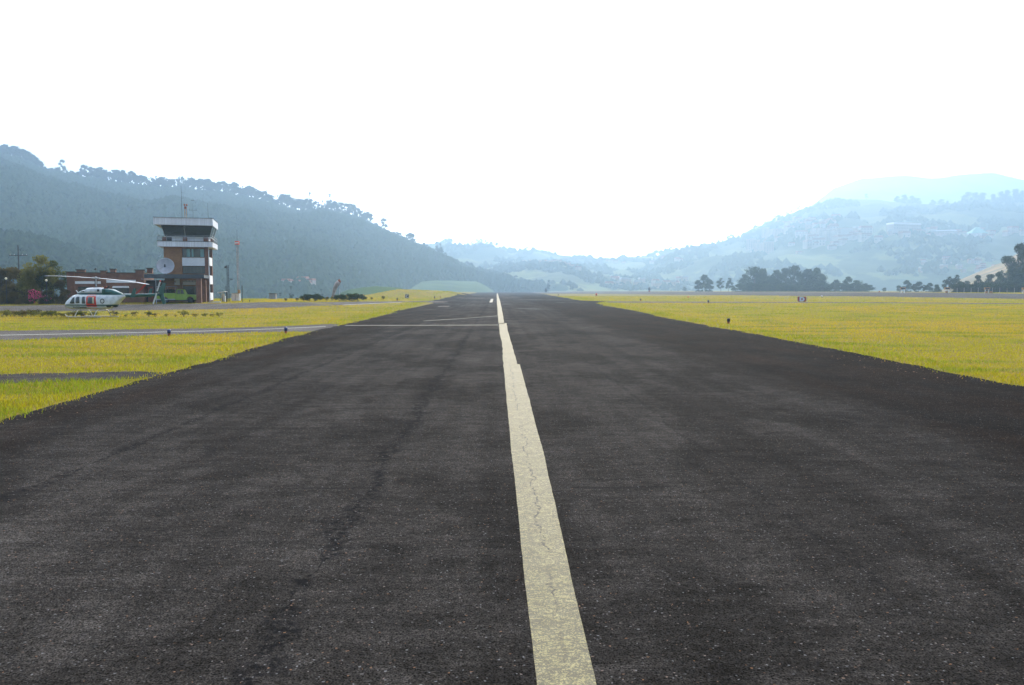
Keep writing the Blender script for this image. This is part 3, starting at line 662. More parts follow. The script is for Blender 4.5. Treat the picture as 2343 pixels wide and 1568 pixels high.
def window(parent, x0, x1, z0, z1, y, nmull=3, curtains=(), rail=None, name='window', m='glass'):
    f = MB(); t_ = .06
    f.box(x0, x1, y - .05, y + .03, z0, z0 + t_).box(x0, x1, y - .05, y + .03, z1 - t_, z1).box(x0, x0 + t_, y - .05, y + .03, z0 + t_, z1 - t_).box(x1 - t_, x1, y - .05, y + .03, z0 + t_, z1 - t_)
    for i in range(1, nmull + 1):
        xx = x0 + (x1 - x0) * i / (nmull + 1); f.box(xx - .025, xx + .025, y - .045, y + .025, z0 + t_, z1 - t_)
    w_ = f.build(name, M['dark'], parent)
    MB().box(x0 + t_, x1 - t_, y - .012, y + .008, z0 + t_, z1 - t_).build('pane', M[m], w_)
    for a, c_ in curtains:
        cb = MB(); n_ = 6
        top = [Vector((x0 + (x1 - x0) * (a + (c_ - a) * k / n_), y - .03 + .012 * (k % 2), z1 - t_)) for k in range(n_ + 1)]
        bot = [Vector((q.x, q.y, z0 + t_)) for q in top]
        vs = top + bot; cb.add(vs, [(k, k + 1, n_ + 2 + k, n_ + 1 + k) for k in range(n_)]); cb.build('curtain', M['curtain'], w_)
    return w_
window(tw, xm + .02, xp - .02, Z(876), Z(784), .42, 4, ((.18, .34), (.42, .5), (.80, .97)))
window(tw, xm + .02, xp - .02, Z(1050), Z(972), .42, 5, ())
window(tw, xm + .02, xp - .02, .9, Z(1185), .42, 4)
for a, c_ in ((968, 882), (1172, 1125)):
    MB().box(xm + .01, xp - .01, .02, .40, Z(a), Z(c_)).build('spandrel_panel', M['white'], tw)
for a, c_ in ((960, 872), (1162, 1068), (1335, 1255)):
    MB().box(-.24, .03, 1.0, D_ - .85, Z(a), Z(c_)).build('side_panel', M['white'], tw)
for a, c_ in ((870, 785), (1066, 962), (1253, 1164)):
    MB().box(-.2495, -.2, 1.0, D_ - .85, Z(a) + .02, Z(c_) - .02).build('side_window', M['glass'], tw)
MB().tube([(.03, -.02, 0), (.03, -.02, zs0)], .045).build('downpipe', M['white'], tw)
# balcony slab
bx0, bx1 = X(1252, -.9), X(1838, -.9); by0, by1 = -.9, 6.9
MB().box(bx0, bx1, by0, by1, zs0, zs1).build('balcony_slab', M['ribbed'], tw)
MB().box(bx0 - .05, bx1 + .05, by0 - .05, by1 + .05, zs1 + .002, zs1 + .07).build('balcony_coping', M['cap'], tw)
cgx0, cgx1 = X(1335), X(1808); ctx0, ctx1 = X(1290), X(1835); zg0, zg1 = Z(662), Z(545)
MB().box(cgx0 + .1, cgx1 - .1, .35, 5.6, zs1 + .07, zg0 - .02).build('cab_parapet', M['white'], tw)
b = MB()
for cx0, cx1 in ((1310, 1352), (1527, 1570), (1745, 1790)): b.box(X(cx0), X(cx1), -.2, .34, zs1 + .07, zg0 - .05)
b.box(cgx1 - .4, cgx1 + .05, 5.1, 5.7, zs1 + .07, zg0 - .05).box(cgx1 - .09, cgx1 + .06, 2.3, 2.9, zs1 + .07, zg0 - .05)
b.build('brick_pier', M['brick'], tw)
MB().box(X(1352) + .02, X(1405), .25, .34, zs1 + .07, zg0 - .06).build('cab_door', M['dark'], tw)
# slanted glass
def frustum(o_, zb, zt, x0, x1, y0, y1, m, name, grow, parent):
    q = MB(); g = grow
    q.ring([[Vector((x0, y0, zb)), Vector((x1, y0, zb)), Vector((x1, y1, zb)), Vector((x0, y1, zb))], [Vector((x0 - g, y0 - g, zt)), Vector((x1 + g, y0 - g, zt)), Vector((x1 + g, y1 + g, zt)), Vector((x0 - g, y1 + g, zt))]]); return q.build(name, m, parent)
gr = (cgx0 - ctx0 + ctx1 - cgx1) / 2
frustum(0, zg0, zg1, cgx0, cgx1, .3, 5.7, M['cabglass'], 'cab_glazing', gr, tw)
b = MB(); mx_ = X(1548); b.tube([(mx_, .26, zg0), (mx_ - .05, .26 - gr, zg1)], .05, 6); b.tube([(cgx1 + .02, 3.0, zg0), (cgx1 + gr + .02, 3.0, zg1)], .05, 6)
for sx_, sy_ in ((cgx0, .3), (cgx1, .3), (cgx1, 5.7), (cgx0, 5.7)):
    dx = -gr if sx_ == cgx0 else gr; dy = -gr if sy_ < 1 else gr; b.tube([(sx_, sy_, zg0), (sx_ + dx, sy_ + dy, zg1)], .04, 6)
b.build('cab_mullions', M['grey'], tw)
MB().box(cgx0 - .12, cgx1 + .12, .16, 5.84, zg0 - .05, zg0 + .03).build('cab_sill', M['white'], tw)
rx0, rx1 = X(1218, -1.1), X(1845, -1.1); zr0, zr1 = Z(543), Z(470)
MB().box(rx0, rx1, -1.1, 7.0, zr0, zr1).build('roof', M['ribbed'], tw)
MB().box(rx0 - .04, rx1 + .04, -1.14, 7.04, zr1 + .002, zr1 + .06).build('roof_trim', M['cap'], tw)
# railing
b = MB(); zr_ = zg0 + .02
for p0, p1 in (((bx0 + .05, by0 + .05), (bx1 - .05, by0 + .05)), ((bx1 - .05, by0 + .05), (bx1 - .05, by1 - .05)), ((bx0 + .05, by0 + .05), (bx0 + .05, by1 - .05))):
    for zt in (zs1 + .85, zs1 + .45): b.tube([(p0[0], p0[1], zt), (p1[0], p1[1], zt)], .022, 5)
    n_ = 6 if p0[1] == p1[1] else 8
    for k in range(n_ + 1):
        x_, y_ = p0[0] + (p1[0] - p0[0]) * k / n_, p0[1] + (p1[1] - p0[1]) * k / n_; b.tube([(x_, y_, zs1 + .07), (x_, y_, zs1 + .85)], .02, 5)
b.build('railing', M['grey'], tw)
# roof antennas (stand on the roof: things of their own)
def W(lx, ly, lz): return O + E * lx + B * ly + Vector((0, 0, lz))
def roofthing(name, cx, label, cat, build):
    lx = X(cx, 2.0); o = empty(name, W(lx, 2.0, zr1 + .062), AL, label, cat); build(o); return o
K = .0131
def ant1(o):
    b = MB(); b.tube([(0, 0, 0), (0, 0, 27 * K)], .05, 6); b.tube([(0, 0, 0), (-.03, 0, 370 * K)], [.035, .02], 6); b.build('mast', M['dark'], o)
    b = MB(); b.tube([(-.02, 0, 230 * K), (.2, 0, 230 * K), (.2, 0, 335 * K)], .018, 5); b.tube([(.2, 0, 300 * K), (-.02, 0, 290 * K)], .012, 5); b.build('side_whip', M['dark'], o)
roofthing('whip_antenna', 1524, 'tallest thin whip antenna on the tower roof with a short side rod', 'antenna', ant1)
def ant2(o):
    b = MB()
    for sx_ in (-.12, .12):
        for sy_ in (-.12, .12): b.tube([(sx_, sy_, 0), (sx_, sy_, 120 * K)], .02, 5)
    for k in range(7):
        z0 = k * 16 * K; b.tube([(-.12, -.12, z0), (.12, -.12, z0 + 16 * K)], .012, 4); b.tube([(.12, .12, z0), (.12, -.12, z0 + 8 * K)], .012, 4); b.tube([(-.12, .12, z0), (-.12, -.12, z0 + 8 * K)], .012, 4)
    b.build('lattice', M['orange'], o)
    MB().box(-.15, .15, -.15, .15, 118 * K, 142 * K).build('lamp_base', M['rust'], o)
    b = MB(); b.lathe([(.0, -.1), (.13, -.08), (.15, .1), (.0, .13)], 12, (-.14, 0, 160 * K), Matrix.Rotation(R(90), 3, 'Y')); b.lathe([(.0, -.1), (.13, -.08), (.15, .1), (.0, .13)], 12, (.16, 0, 160 * K), Matrix.Rotation(R(80), 3, 'Y')); b.build('beacon_head', M['rust'], o)
roofthing('rotating_beacon', 1562, 'rust red twin beacon on a short lattice mast on the tower roof', 'beacon', ant2)
def ant3(o):
    b = MB(); b.tube([(-.55, 0, 50 * K), (0, 0, 52 * K), (0, 0, 200 * K)], .02, 6); b.tube([(-.48, 0, 105 * K), (.5, 0, 103 * K)], .018, 5); b.tube([(-.48, 0, 95 * K), (-.48, 0, 120 * K)], .02, 5); b.tube([(.5, 0, 98 * K), (.5, 0, 122 * K)], .012, 5); b.tube([(0, 0, 0), (0, 0, 52 * K)], .02, 5); b.build('mast', M['dark'], o)
    b = MB()
    for a in range(3):
        an = R(120 * a + 20); x_, y_ = .17 * math.cos(an), .17 * math.sin(an); b.tube([(0, 0, 205 * K), (x_, y_, 210 * K)], .012, 4); b.lathe([(0, -.05), (.06, 0), (0, .05)], 8, (x_, y_, 213 * K))
    b.build('wind_cups', M['dark'], o)
roofthing('anemometer_mast', 1640, 'thin mast with crossbar and wind cups on the tower roof', 'anemometer', ant3)
roofthing('rod_antenna', 1800, 'single thin rod antenna near the right end of the tower roof', 'antenna', lambda o: (MB().tube([(0, 0, 0), (-.06, 0, 185 * K)], [.025, .012], 5).build('mast', M['dark'], o), MB().lathe([(0, -.08), (.035, 0), (0, .08)], 8, (-.06, 0, 178 * K)).build('tip', M['dark'], o)))

# ------------------------------------------------------------------ low brick building and carport
lb = empty('low_building', W(X(285), 0, 0), AL, 'long low red brick building with capped piers left of the tower', 'building')
ox = X(285)
def lx(cx, back=0.0): return X(cx, back) - ox
zt = Z(1046, 700); DB = 8.0; xe = lx(1105)
b = MB(); b.box(0.02, xe - .02, .05, DB, -.3, zt); b.build('wall', M['brick'], lb)
MB().box(-.03, xe + .03, .0, DB + .05, zt + .002, zt + .1).build('coping', M['cap'], lb)
def bpier(cx0, cx1, cyt, back):
    x0, x1 = lx(cx0, back), lx(cx1, back); h = Z(cyt, cx0, back); y0 = back - .1 if back < 4 else back - .4
    p = MB().box(x0, x1, y0, y0 + .7, -.3 if back < 4 else zt + .1, h - .14).build('pier', M['brick'], lb)
    MB().box(x0 - .1, x1 + .1, y0 - .1, y0 + .8, h - .138, h).build('cap', M['cap'], p)
for a in ((285, 368, 1028, 0), (645, 700, 1018, 0), (1015, 1103, 1008, 0), (397, 485, 1006, DB), (752, 808, 1000, DB), (1140, 1198, 992, DB)): bpier(*a)
for x0, x1, za, zb in ((370, 643, 1160, 1133), (702, 1013, 1148, 1118)):
    MB().box(lx(x0), lx(x1), .0, .048, Z(za, x0), Z(zb, x0)).build('white_band', M['white'], lb)
wn = window(lb, lx(775), lx(938), Z(1262, 850), Z(1205, 850), .02, 2)
MB().prism([(lx(768), Z(1203, 850)), (lx(944), Z(1203, 850)), (lx(938), Z(1184, 850)), (lx(778), Z(1184, 850))], -.55, .04).build('awning', M['white'], lb)
window(lb, lx(400), lx(560), .8, Z(1190, 480), .02, 3)
# roof floodlight
lf = empty('floodlight', W(X(595, 4), 4, zt + .1), AL, 'small floodlight on a short post on the low building roof', 'floodlight')
MB().tube([(0, 0, 0), (0, 0, .75)], .03, 6).build('post', M['dark'], lf); MB().box(-.05, .22, -.12, .12, .42, .62, Matrix.Rotation(R(-15), 4, 'Y')).build('lamp', M['dark'], lf)
# carport
CB = -6.8
cp = empty('carport', W(0, CB, 0), AL, 'dark flat carport roof on brick and steel posts before the tower', 'carport')
cx0_, cx1_ = X(1108, CB), X(1735, CB); zc1, zc0 = Z(1062, 1500, CB), Z(1100, 1500, CB)
MB().box(cx0_, cx1_, 0, 6.75, zc0 + .05, zc1).build('roof', M['roofdark'], cp)
MB().box(cx0_ - .04, cx1_ + .04, -.05, .01, zc0 - .02, zc1 + .04).build('fascia', M['roofdark'], cp)
for x0, x1, yy in ((1648, 1703, .25),):
    MB().box(X(x0, CB), X(x1, CB), yy, yy + .8, -.2, zc0 + .05).build('brick_post', M['brick'], cp)
MB().box(cx1_ - 1.0, cx1_ - .25, 5.0, 5.7, -.2, zc0 + .05).build('brick_post', M['brick'], cp)
MB().tube([(X(1222, CB), .3, -.2), (X(1222, CB), .3, zc0 + .05)], .05, 8).build('steel_post', M['grey'], cp)
MB().tube([(X(1222, CB) - 1.8, .3, zc0 - .12), (X(1222, CB), .3, zc0 - .3)], .035, 6).build('brace', M['grey'], cp)
b = MB(); xa, xb = X(1510, CB), X(1645, CB); b.tube([(xa, .3, zc0 - .45), (xb, .3, zc0 - .45)], .03, 5); b.tube([(xa, .3, zc0), (xb, .3, zc0)], .03, 5)
for k in range(4):
    q0 = xa + (xb - xa) * k / 4; q1 = xa + (xb - xa) * (k + .5) / 4; q2 = xa + (xb - xa) * (k + 1) / 4; b.tube([(q0, .3, zc0 - .45), (q1, .3, zc0), (q2, .3, zc0 - .45)], .022, 5)
b.build('truss', M['dark'], cp)
# link building behind carport (dim recess)
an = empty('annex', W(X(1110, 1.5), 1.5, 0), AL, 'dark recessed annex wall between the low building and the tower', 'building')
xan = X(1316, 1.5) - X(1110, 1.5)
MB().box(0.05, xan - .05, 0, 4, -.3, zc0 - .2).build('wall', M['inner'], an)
MB().box(.35, 1.1, -.04, .0, 0, 2.2).build('door', M['rust'], an)
nb_ = MB().box(-.35, .35, -.03, .0, 0, .9).build('notice_board', M['white']); nb_.location = W(X(1452), -.002, Z(1172, 1452)); nb_.rotation_euler = (0, 0, AL); tag(nb_, 'small white notice board on the tower wall under the carport', 'notice board')
sh_ = empty('wall_shelf', W(X(1370), 0, Z(1135)), AL, 'thin tan shelf ledge on the tower wall under the carport', 'shelf'); MB().box(-.8, .9, -.35, -.002, 0, .07).build('board', M['orange'], sh_); MB().box(-.7, -.65, -.3, -.002, -.22, -.002).box(.75, .8, -.3, -.002, -.22, -.002).build('bracket', M['dark'], sh_)

# ------------------------------------------------------------------ dish
dz = (Z(896, 1335, -2) - Z(1050, 1335, -2)) / 2; dcz = Z(972, 1335, -2); dx0 = X(1335, -2)
dd = empty('satellite_dish', W(dx0, -2, zc1), AL, 'large weathered white satellite dish beside the tower', 'satellite dish')
mt_ = Matrix.Rotation(R(84), 3, 'X') @ Matrix.Rotation(0, 3, 'Z')
rr_ = dz * 1.1; prof = [(rr_ * k / 10, .32 * (k / 10) ** 2 * rr_ * .8) for k in range(11)]
q = MB(); n_ = 40; ctr = Vector((0, 0, dcz - zc1))
outer = [(r_ + .0, h - .05) for r_, h in prof]
ring_ = []
for r_, h in [(max(r_, .005), h) for r_, h in prof] + [(max(r_, .005), h) for r_, h in outer[::-1]]:
    ring_.append([mt_ @ Vector((1.06 * r_ * math.cos(2 * math.pi * k / n_), r_ * math.sin(2 * math.pi * k / n_), h)) + ctr for k in range(n_)])
q.ring(ring_, cap=True); q.build('reflector', M['dish'], dd, True)
b = MB(); b.tube([ctr + mt_ @ Vector((0, 0, .0)), ctr + mt_ @ Vector((.05, -.1, 1.0))], .025, 5)
for a in (90, 210, 330): b.tube([ctr + mt_ @ Vector((rr_ * .8 * math.cos(R(a)), rr_ * .8 * math.sin(R(a)), .2)), ctr + mt_ @ Vector((.05, -.1, 1.0))], .014, 4)
b.build('feed_arm', M['grey'], dd); MB().box(-.08, .08, -.08, .08, -.2, .2, Matrix.Translation(ctr + mt_ @ Vector((.05, -.1, 1.0)))).build('feed_horn', M['dark'], dd)
MB().tube([(0, .3, 0), (0, .25, dcz - zc1)], .07, 8).build('mount', M['grey'], dd)

# ------------------------------------------------------------------ pickup under the carport
TB = -4.6; kx = X(1323, TB); kx2 = X(1594, TB); wb = kx2 - kx; zg = 0
tp = W(kx, TB, 0); tp.z = gz(tp.x, tp.y); tk = empty('pickup_truck', tp, AL, 'lime green pickup with a loaded roof rack parked under the carport', 'truck')
def side(pts, y0, y1, name, m, bev=.04): return MB().prism(pts, y0, y1).build(name, m, tk, bevel=bev)
xr, xf = -1.15, wb + 1.05
def arch(cx, r_=.46, n_=8): return [(cx + r_ * math.cos(math.pi * k / n_), .42 + r_ * math.sin(math.pi * k / n_)) for k in range(n_ + 1)]
bodyp = [(xr, .42), (xr, 1.36), (1.45, 1.36), (1.47, 1.22), (wb - .55, 1.2), (xf - .1, 1.08), (xf, .9), (xf, .42)] + arch(wb) + arch(0)
side(bodyp, -.92, .92, 'body', M['lime'])
side([(1.47, 1.2), (1.52, 1.83), (1.62, 1.9), (2.35, 1.9), (2.5, 1.83), (wb - .5, 1.2)], -.80, .80, 'cab', M['lime'])
wk = side([(1.62, 1.26), (1.66, 1.78), (2.0, 1.8), (2.0, 1.26)], -.815, -.79, 'side_window', M['glass'], 0); side([(2.06, 1.26), (2.06, 1.8), (2.36, 1.8), (wb - .75, 1.26)], -.815, -.79, 'side_window', M['glass'], 0)
MB().box(-.06, .0, -.7, .7, 0, .62, Matrix.Translation((2.52, 0, 1.22)) @ Matrix.Rotation(R(-24), 4, 'Y')).build('windscreen', M['glass'], tk)
MB().box(xr + .1, 1.35, -.935, -.922, .42, .58).build('trim', M['grey'], tk)
MB().box(xf, xf + .12, -.88, .88, .42, .62).build('bumper', M['white'], tk); MB().box(xr - .1, xr, -.8, .8, .4, .55).build('bumper', M['grey'], tk)
MB().box(1.44, 1.46, -.926, -.9, .5, 1.33).build('door_seam', M['dark'], tk)
for s_ in (-.62, .62): MB().lathe([(0, -.02), (.1, -.02), (.09, .02), (0, .03)], 12, (xf + .01, s_, .82), Matrix.Rotation(R(90), 3, 'Y')).build('headlight', M['white'], tk)
for wx in (0, wb):
    for wy in (-.82, .82):
        w_ = MB().lathe([(.2, -.11), (.33, -.11), (.355, -.06), (.355, .06), (.33, .11), (.2, .11)], 20, (0, 0, 0), Matrix.Rotation(R(90), 3, 'X')).build('wheel', M['tyre'], tk, True); w_.location = (wx, wy, .355)
        MB().lathe([(0, -.06), (.08, -.09), (.2, -.08), (.2, .08), (0, .06)], 12, (0, 0, 0), Matrix.Rotation(R(90), 3, 'X')).build('rim', M['grey'], w_)
MB().box(xr + .1, xf - .2, -.5, .5, .3, .42).build('chassis', M['dark'], tk)
b = MB()
for y_ in (-.8, .8):
    b.tube([(xr + .1, y_, 2.25), (1.4, y_, 2.25)], .03, 5)
    for x_ in (xr + .1, .2, 1.4): b.tube([(x_, y_, 1.36), (x_, y_, 2.25)], .025, 5)
for x_ in (xr + .1, .2, 1.4): b.tube([(x_, -.8, 2.25), (x_, .8, 2.25)], .025, 5)
b.build('rack', M['grey'], tk)
ld = empty('brush_load', tp + E * .2 + Vector((0, 0, 1.37)), AL, 'dark leafy cuttings piled in the bed of the green pickup', 'load'); npmesh('cuttings', leaves([(-.5, 0, .15, .7, .6, .3), (.5, 0, .2, .7, .6, .35)], 500, .14), 4, M['leaf_dark'], ld)

# ------------------------------------------------------------------ small things right of the tower (photo crop 4)
def c4(x, y): return (540 + x / 5.58) / 1.6533, (960 + y / 5.58) / 1.6533
def thing(name, u, y, label, cat, rz=0.0, group=None): return empty(name, base(u, y), rz, label, cat, group)
def hgt(u, v, y): return zz(u, v, y) - base(u, y).z
# floodlight pole
u, v = c4(1808, 245); Y = 118; o = thing('floodlight_pole', u, Y, 'dark lattice pole with a floodlight left of the red topped mast', 'light pole'); H = hgt(u, v, Y)
b = MB()
for s_ in ((-.1, -.1), (.1, -.1), (.1, .1), (-.1, .1)): b.tube([(s_[0] * 1.3, s_[1] * 1.3, 0), (s_[0], s_[1], H)], .022, 4)
for k in range(int(H / .4)): b.tube([(-.12, -.12, k * .4), (.12, -.12, k * .4 + .4)], .014, 4); b.tube([(.12, .12, k * .4), (.12, -.12, k * .4 + .4)], .014, 4)
b.build('pole', M['dark'], o); MB().box(-.42, -.1, -.2, .15, H - .45, H - .18).box(-.3, -.05, -.05, .05, H - .18, H - .1).build('floodlight_head', M['dark'], o)
b = MB(); b.tube([(.1, 0, H * .55), (.45, 0, H * .6)], .02, 5); b.box(.4, .75, -.08, .08, H * .6, H * .6 + .08, Matrix.Rotation(R(-0), 4, 'Y')); b.build('lamp_arm', M['dark'], o)
# red topped mast
u = c4(2020, 0)[0]; Y = 150; o = thing('radio_mast', u, Y, 'tall thin lattice mast with a red box near its top', 'mast'); H = hgt(u, 560, Y)
b = MB()
for a in range(3): b.tube([(.22 * math.cos(a * 2.09), .22 * math.sin(a * 2.09), 0), (.18 * math.cos(a * 2.09), .18 * math.sin(a * 2.09), H)], .03, 4)
for k in range(int(H / .5)):
    for a in range(3): b.tube([(.21 * math.cos(a * 2.09), .21 * math.sin(a * 2.09), k * .5), (.21 * math.cos((a + 1) * 2.09), .21 * math.sin((a + 1) * 2.09), k * .5 + .5)], .016, 4)
mm = mat('mast_paint', (.34, .27, .25), .7, .5, 1.2, stretch=(.1, .1, .6)); b.build('lattice', mm, o)
MB().box(-.35, .35, -.3, .3, H, H + .65).build('red_box', M['redw'], o); MB().box(-.36, .36, -.305, -.3, H + .2, H + .42).build('white_stripe', M['white'], o)
MB().tube([(-1.3, 0, H + .3), (1.3, 0, H + .3)], .03, 5).build('crossbar', M['dark'], o); MB().tube([(0, 0, H + .6), (0, 0, H + 2.9)], [.04, .015], 5).build('whip', M['dark'], o)
# equipment hut & kiosk & posts
u = c4(1975, 0)[0]; Y = 125; o = thing('equipment_cabinet', u, Y, 'pale equipment cabinet at the foot of the tall mast', 'cabinet'); MB().box(-.62, .55, -.4, .4, 0, 1.15).build('body', M['white'], o, bevel=.02); MB().box(-.7, .62, -.48, .48, 1.152, 1.22).build('lid', M['grey'], o); MB().box(-.05, .0, -.412, -.4, .1, 1.05).build('door_seam', M['dark'], o)
o = thing('meter_box', c4(2038, 0)[0], 124, 'tan meter box on a thin post beside the pale cabinet', 'meter box'); MB().tube([(0, 0, 0), (0, 0, 1.3)], .04, 6).build('post', M['grey'], o); MB().box(-.17, .17, -.12, .12, 1.2, 1.75).build('box', M['orange'], o, bevel=.01)
u = c4(1690, 0)[0]; Y = 116; o = thing('pump_shelter', u, Y, 'small shelter with a slanted white roof right of the tower', 'shelter')
MB().box(-.62, .5, -.5, .5, 0, .1, Matrix.Translation((0, 0, 1.35)) @ Matrix.Rotation(R(-9), 4, 'Y')).build('roof', M['white'], o)
b = MB(); b.tube([(.45, -.45, 0), (.45, -.45, 1.42)], .035, 5).tube([(.45, .45, 0), (.45, .45, 1.42)], .035, 5).tube([(-.5, .4, 0), (-.5, .4, 1.3)], .035, 5); b.build('posts', M['dark'], o)
MB().lathe([(.22, 0), (.24, .1), (.2, 1.1), (.12, 1.2)], 12, (.05, 0, 0)).build('tank', M['cream'], o, True); MB().box(.2, .42, -.3, .0, 0, .85).build('pump_box', M['white'], o)
for cx, top, lab in ((1765, 690, 'dark fence post beside the slanted white shelter'), (2103, 680, 'taller dark post right of the pale cabinet'), (2255, 985, 'short dark stump post right of the taller post')):
    u, v = c4(cx, top); Y = 111; o = thing('post', u, Y, lab, 'post'); H = hgt(u, v, Y); MB().tube([(0, 0, -.1), (0, 0, H)], .05, 8).build('shaft', M['dark'], o); MB().lathe([(.0, 0), (.065, 0), (.05, .05), (0, .07)], 8, (0, 0, H)).build('cap', M['dark'], o)
o = thing('white_slab', c4(1510, 0)[0], 109.5, 'low white tapered slab on the grass right of the tower', 'slab'); MB().prism([(-.85, .0), (.8, .0), (.85, .16), (-.2, .12), (-.8, .03)], -.3, .3).build('slab', M['white'], o)
# hut with crossarm pole behind
u = (850 + 570 / 3.124) / 1.6533; Y = 150; o = thing('equipment_hut', u, Y, 'small grey flat roofed hut on the grass left of the bushes', 'hut')
MB().box(-.62, .62, -.5, .5, -.3, 1.0).build('wall', M['concrete'], o); MB().box(-.72, .72, -.6, .6, 1.002, 1.12).build('roof', M['cap'], o); MB().box(.1, .5, -.512, -.5, 0, .85).build('door', M['grey'], o)
def upole(u, vtop, Y, varm, span, label):
    o = thing('utility_pole', u, Y, label, 'utility pole'); H = hgt(u, vtop, Y); ha = hgt(u, varm, Y)
    MB().tube([(0, 0, -1), (0, 0, H)], [.16, .09], 8).build('pole', M['dark'], o); MB().box(-span, span, -.06, .06, ha - .06, ha + .06).build('crossarm', M['dark'], o)
    for s_ in (-.9, -.45, .45, .9): MB().lathe([(.04, 0), (.07, .08), (.04, .16), (.06, .22), (0, .26)], 8, (s_ * span, 0, ha + .06)).build('insulator', M['grey'], o)
    return o
upole((850 + 608 / 3.124) / 1.6533, 656.5, 290, 668.5, 2.2, 'small utility pole standing beyond the grey hut').location.z -= 8
upole(46.5, 561, 150, 585, 1.7, 'dark utility pole with one crossarm rising behind the left trees')
# windsock
u = (850 + 1360 / 3.124) / 1.6533; Y = 136; o = thing('windsock', u, Y, 'grey windsock hanging limp from its pole behind the bushes', 'windsock'); H = hgt(u, 641, Y)
MB().tube([(0, 0, -.2), (0, 0, H)], .05, 8).build('pole', M['grey'], o); MB().lathe([(.0, 0), (.05, .0), (.05, .15), (0, .2)], 8, (0, 0, H)).build('finial', M['rust'], o)
pts = [Vector((-.05, -.12, H - .35)), Vector((-.45, -.2, H - .7)), Vector((-.75, -.22, H - 1.35)), Vector((-.95, -.24, H - 2.1)), Vector((-1.12, -.24, H - 2.75)), Vector((-1.2, -.24, H - 3.15))]
MB().tube(pts, [.40, .40, .34, .27, .21, .17], 14).build('sock', M['sock'], o, True); MB().tube([(0, 0, H - .1), (-.1, -.1, H - .3)], .3, 10).build('hoop', M['rust'], o)
# signs
def sign(u, v, w_, h_, letter, mb, label, lean=0.0, bold=.02):
    p = gp(u, v); rz = math.atan2(-p.x, p.y) * .55; o = empty('airfield_sign', p, rz, label, 'sign')
    m4 = Matrix.Rotation(-lean, 4, 'X')
    MB().box(-w_ / 2, w_ / 2, -.04, .04, .12, h_ + .12, m4).build('board', M[mb], o, bevel=.01)
    MB().box(-w_ / 2 - .05, -w_ / 2 - .002, -.06, .06, .1, h_ + .14, m4).box(w_ / 2 + .002, w_ / 2 + .05, -.06, .06, .1, h_ + .14, m4).box(-w_ / 2 - .05, w_ / 2 + .05, -.06, .06, h_ + .142, h_ + .19, m4).build('frame', M['cream'], o)
    MB().box(-w_ * .3, -w_ * .22, -.03, .03, -.1, .118, m4).box(w_ * .22, w_ * .3, -.03, .03, -.1, .118, m4).build('feet', M['dark'], o)
    text('letter', letter, h_ * 1.12, M['letter'], o, m4 @ Matrix.Translation((0, -.044, .10 + h_ * .47)) @ FR, .004, bold, 1.15 if letter == 'D' else .95); return o
sign(1834, 691.5, 1.72, .98, 'D', 'signred', 'red airfield sign with a white letter D in the right grass', .1, .085)
sign(931, 683.2, .88, .88, 'C', 'signblack', 'black airfield sign with a white letter C on the far left verge', 0, .03)
# taxiway edge lights
def bollard(u, v, h, lens, label, stem='rust', wd=.1):
    p = gp(u, v); o = empty('edge_light', p, 0, label, 'edge light', 'edge lights in the grass beside the pavements')
    MB().lathe([(wd * .8, 0), (wd * .8, h * .3), (wd * .55, h * .32), (wd * .55, h * .42)], 12).build('stem', M[stem], o)
    MB().lathe([(wd * .9, h * .4), (wd * 1.05, h * .5), (wd * 1.05, h * .85), (wd * .8, h * .95), (wd * .3, h)], 14).build('lens', M[lens], o, True)
    MB().lathe([(wd * 1.2, h * .38), (wd * 1.2, h * .42)], 14).build('collar', M['dark'], o)
for u, v, h, ln, lab, wd in ((654, 763, .36, 'blue', 'blue topped edge light at the corner of taxiway and runway', .09), (387, 769, .36, 'blue', 'blue topped edge light beside the taxiway, left of the corner one', .09),
    (1666, 741, .40, 'dark', 'nearest dark edge light in the right grass', .11), (1620, 694.3, .62, 'dark', 'dark edge light by the service road, right of its fellow', .15), (1465, 689, .55, 'dark', 'dark edge light by the service road, nearer the runway', .16),
    (1574, 681.5, .45, 'redw', 'small red orange edge light in the right grass strip', .28), (1879.5, 680.6, .5, 'white', 'small white ball light beyond the red sign', .26), (908.5, 689.6, .75, 'dark', 'dark edge light on the verge left of the black sign', .1),
    (994, 684.7, .8, 'dark', 'dark edge light on the far verge, right of the black sign', .13), (1007, 682.5, .6, 'rust', 'rusty edge light, rightmost on the far left verge', .12), (1277, 677.4, .75, 'dark', 'dark edge light on the tip of the right grass', .16), (1364, 677.4, 1.2, 'redw', 'orange topped light on a dark base near the right grass tip', .4),
    (1485, 668.8, 4.0, 'dark', 'dark stubby marker on the far edge of the crossing runway', .9), (2011, 669.6, .8, 'orange', 'small orange light beyond the crossing runway', .35)):
    bollard(u, v, h, ln, lab, wd=wd)
def marker(u, v, h, label):
    p = gp(u, v); o = empty('distance_marker', p, 0, label, 'marker'); MB().tube([(0, 0, 0), (0, 0, h * .4)], h * .05, 8).build('post', M['dark'], o)
    MB().lathe([(.02, -h * .08), (h * .27, -h * .06), (h * .27, h * .06), (.02, h * .08)], 20, (0, 0, h * .5), Matrix.Rotation(R(90), 3, 'X')).build('disc', M['dark'], o)
    MB().lathe([(h * .05, 0), (h * .08, h * .06), (h * .04, h * .22), (0, h * .25)], 10, (0, 0, h * .75)).build('lamp', M['dark'], o)
marker(1248.7, 671.5, 4.6, 'dark round marker with a lamp on top at the far runway end')
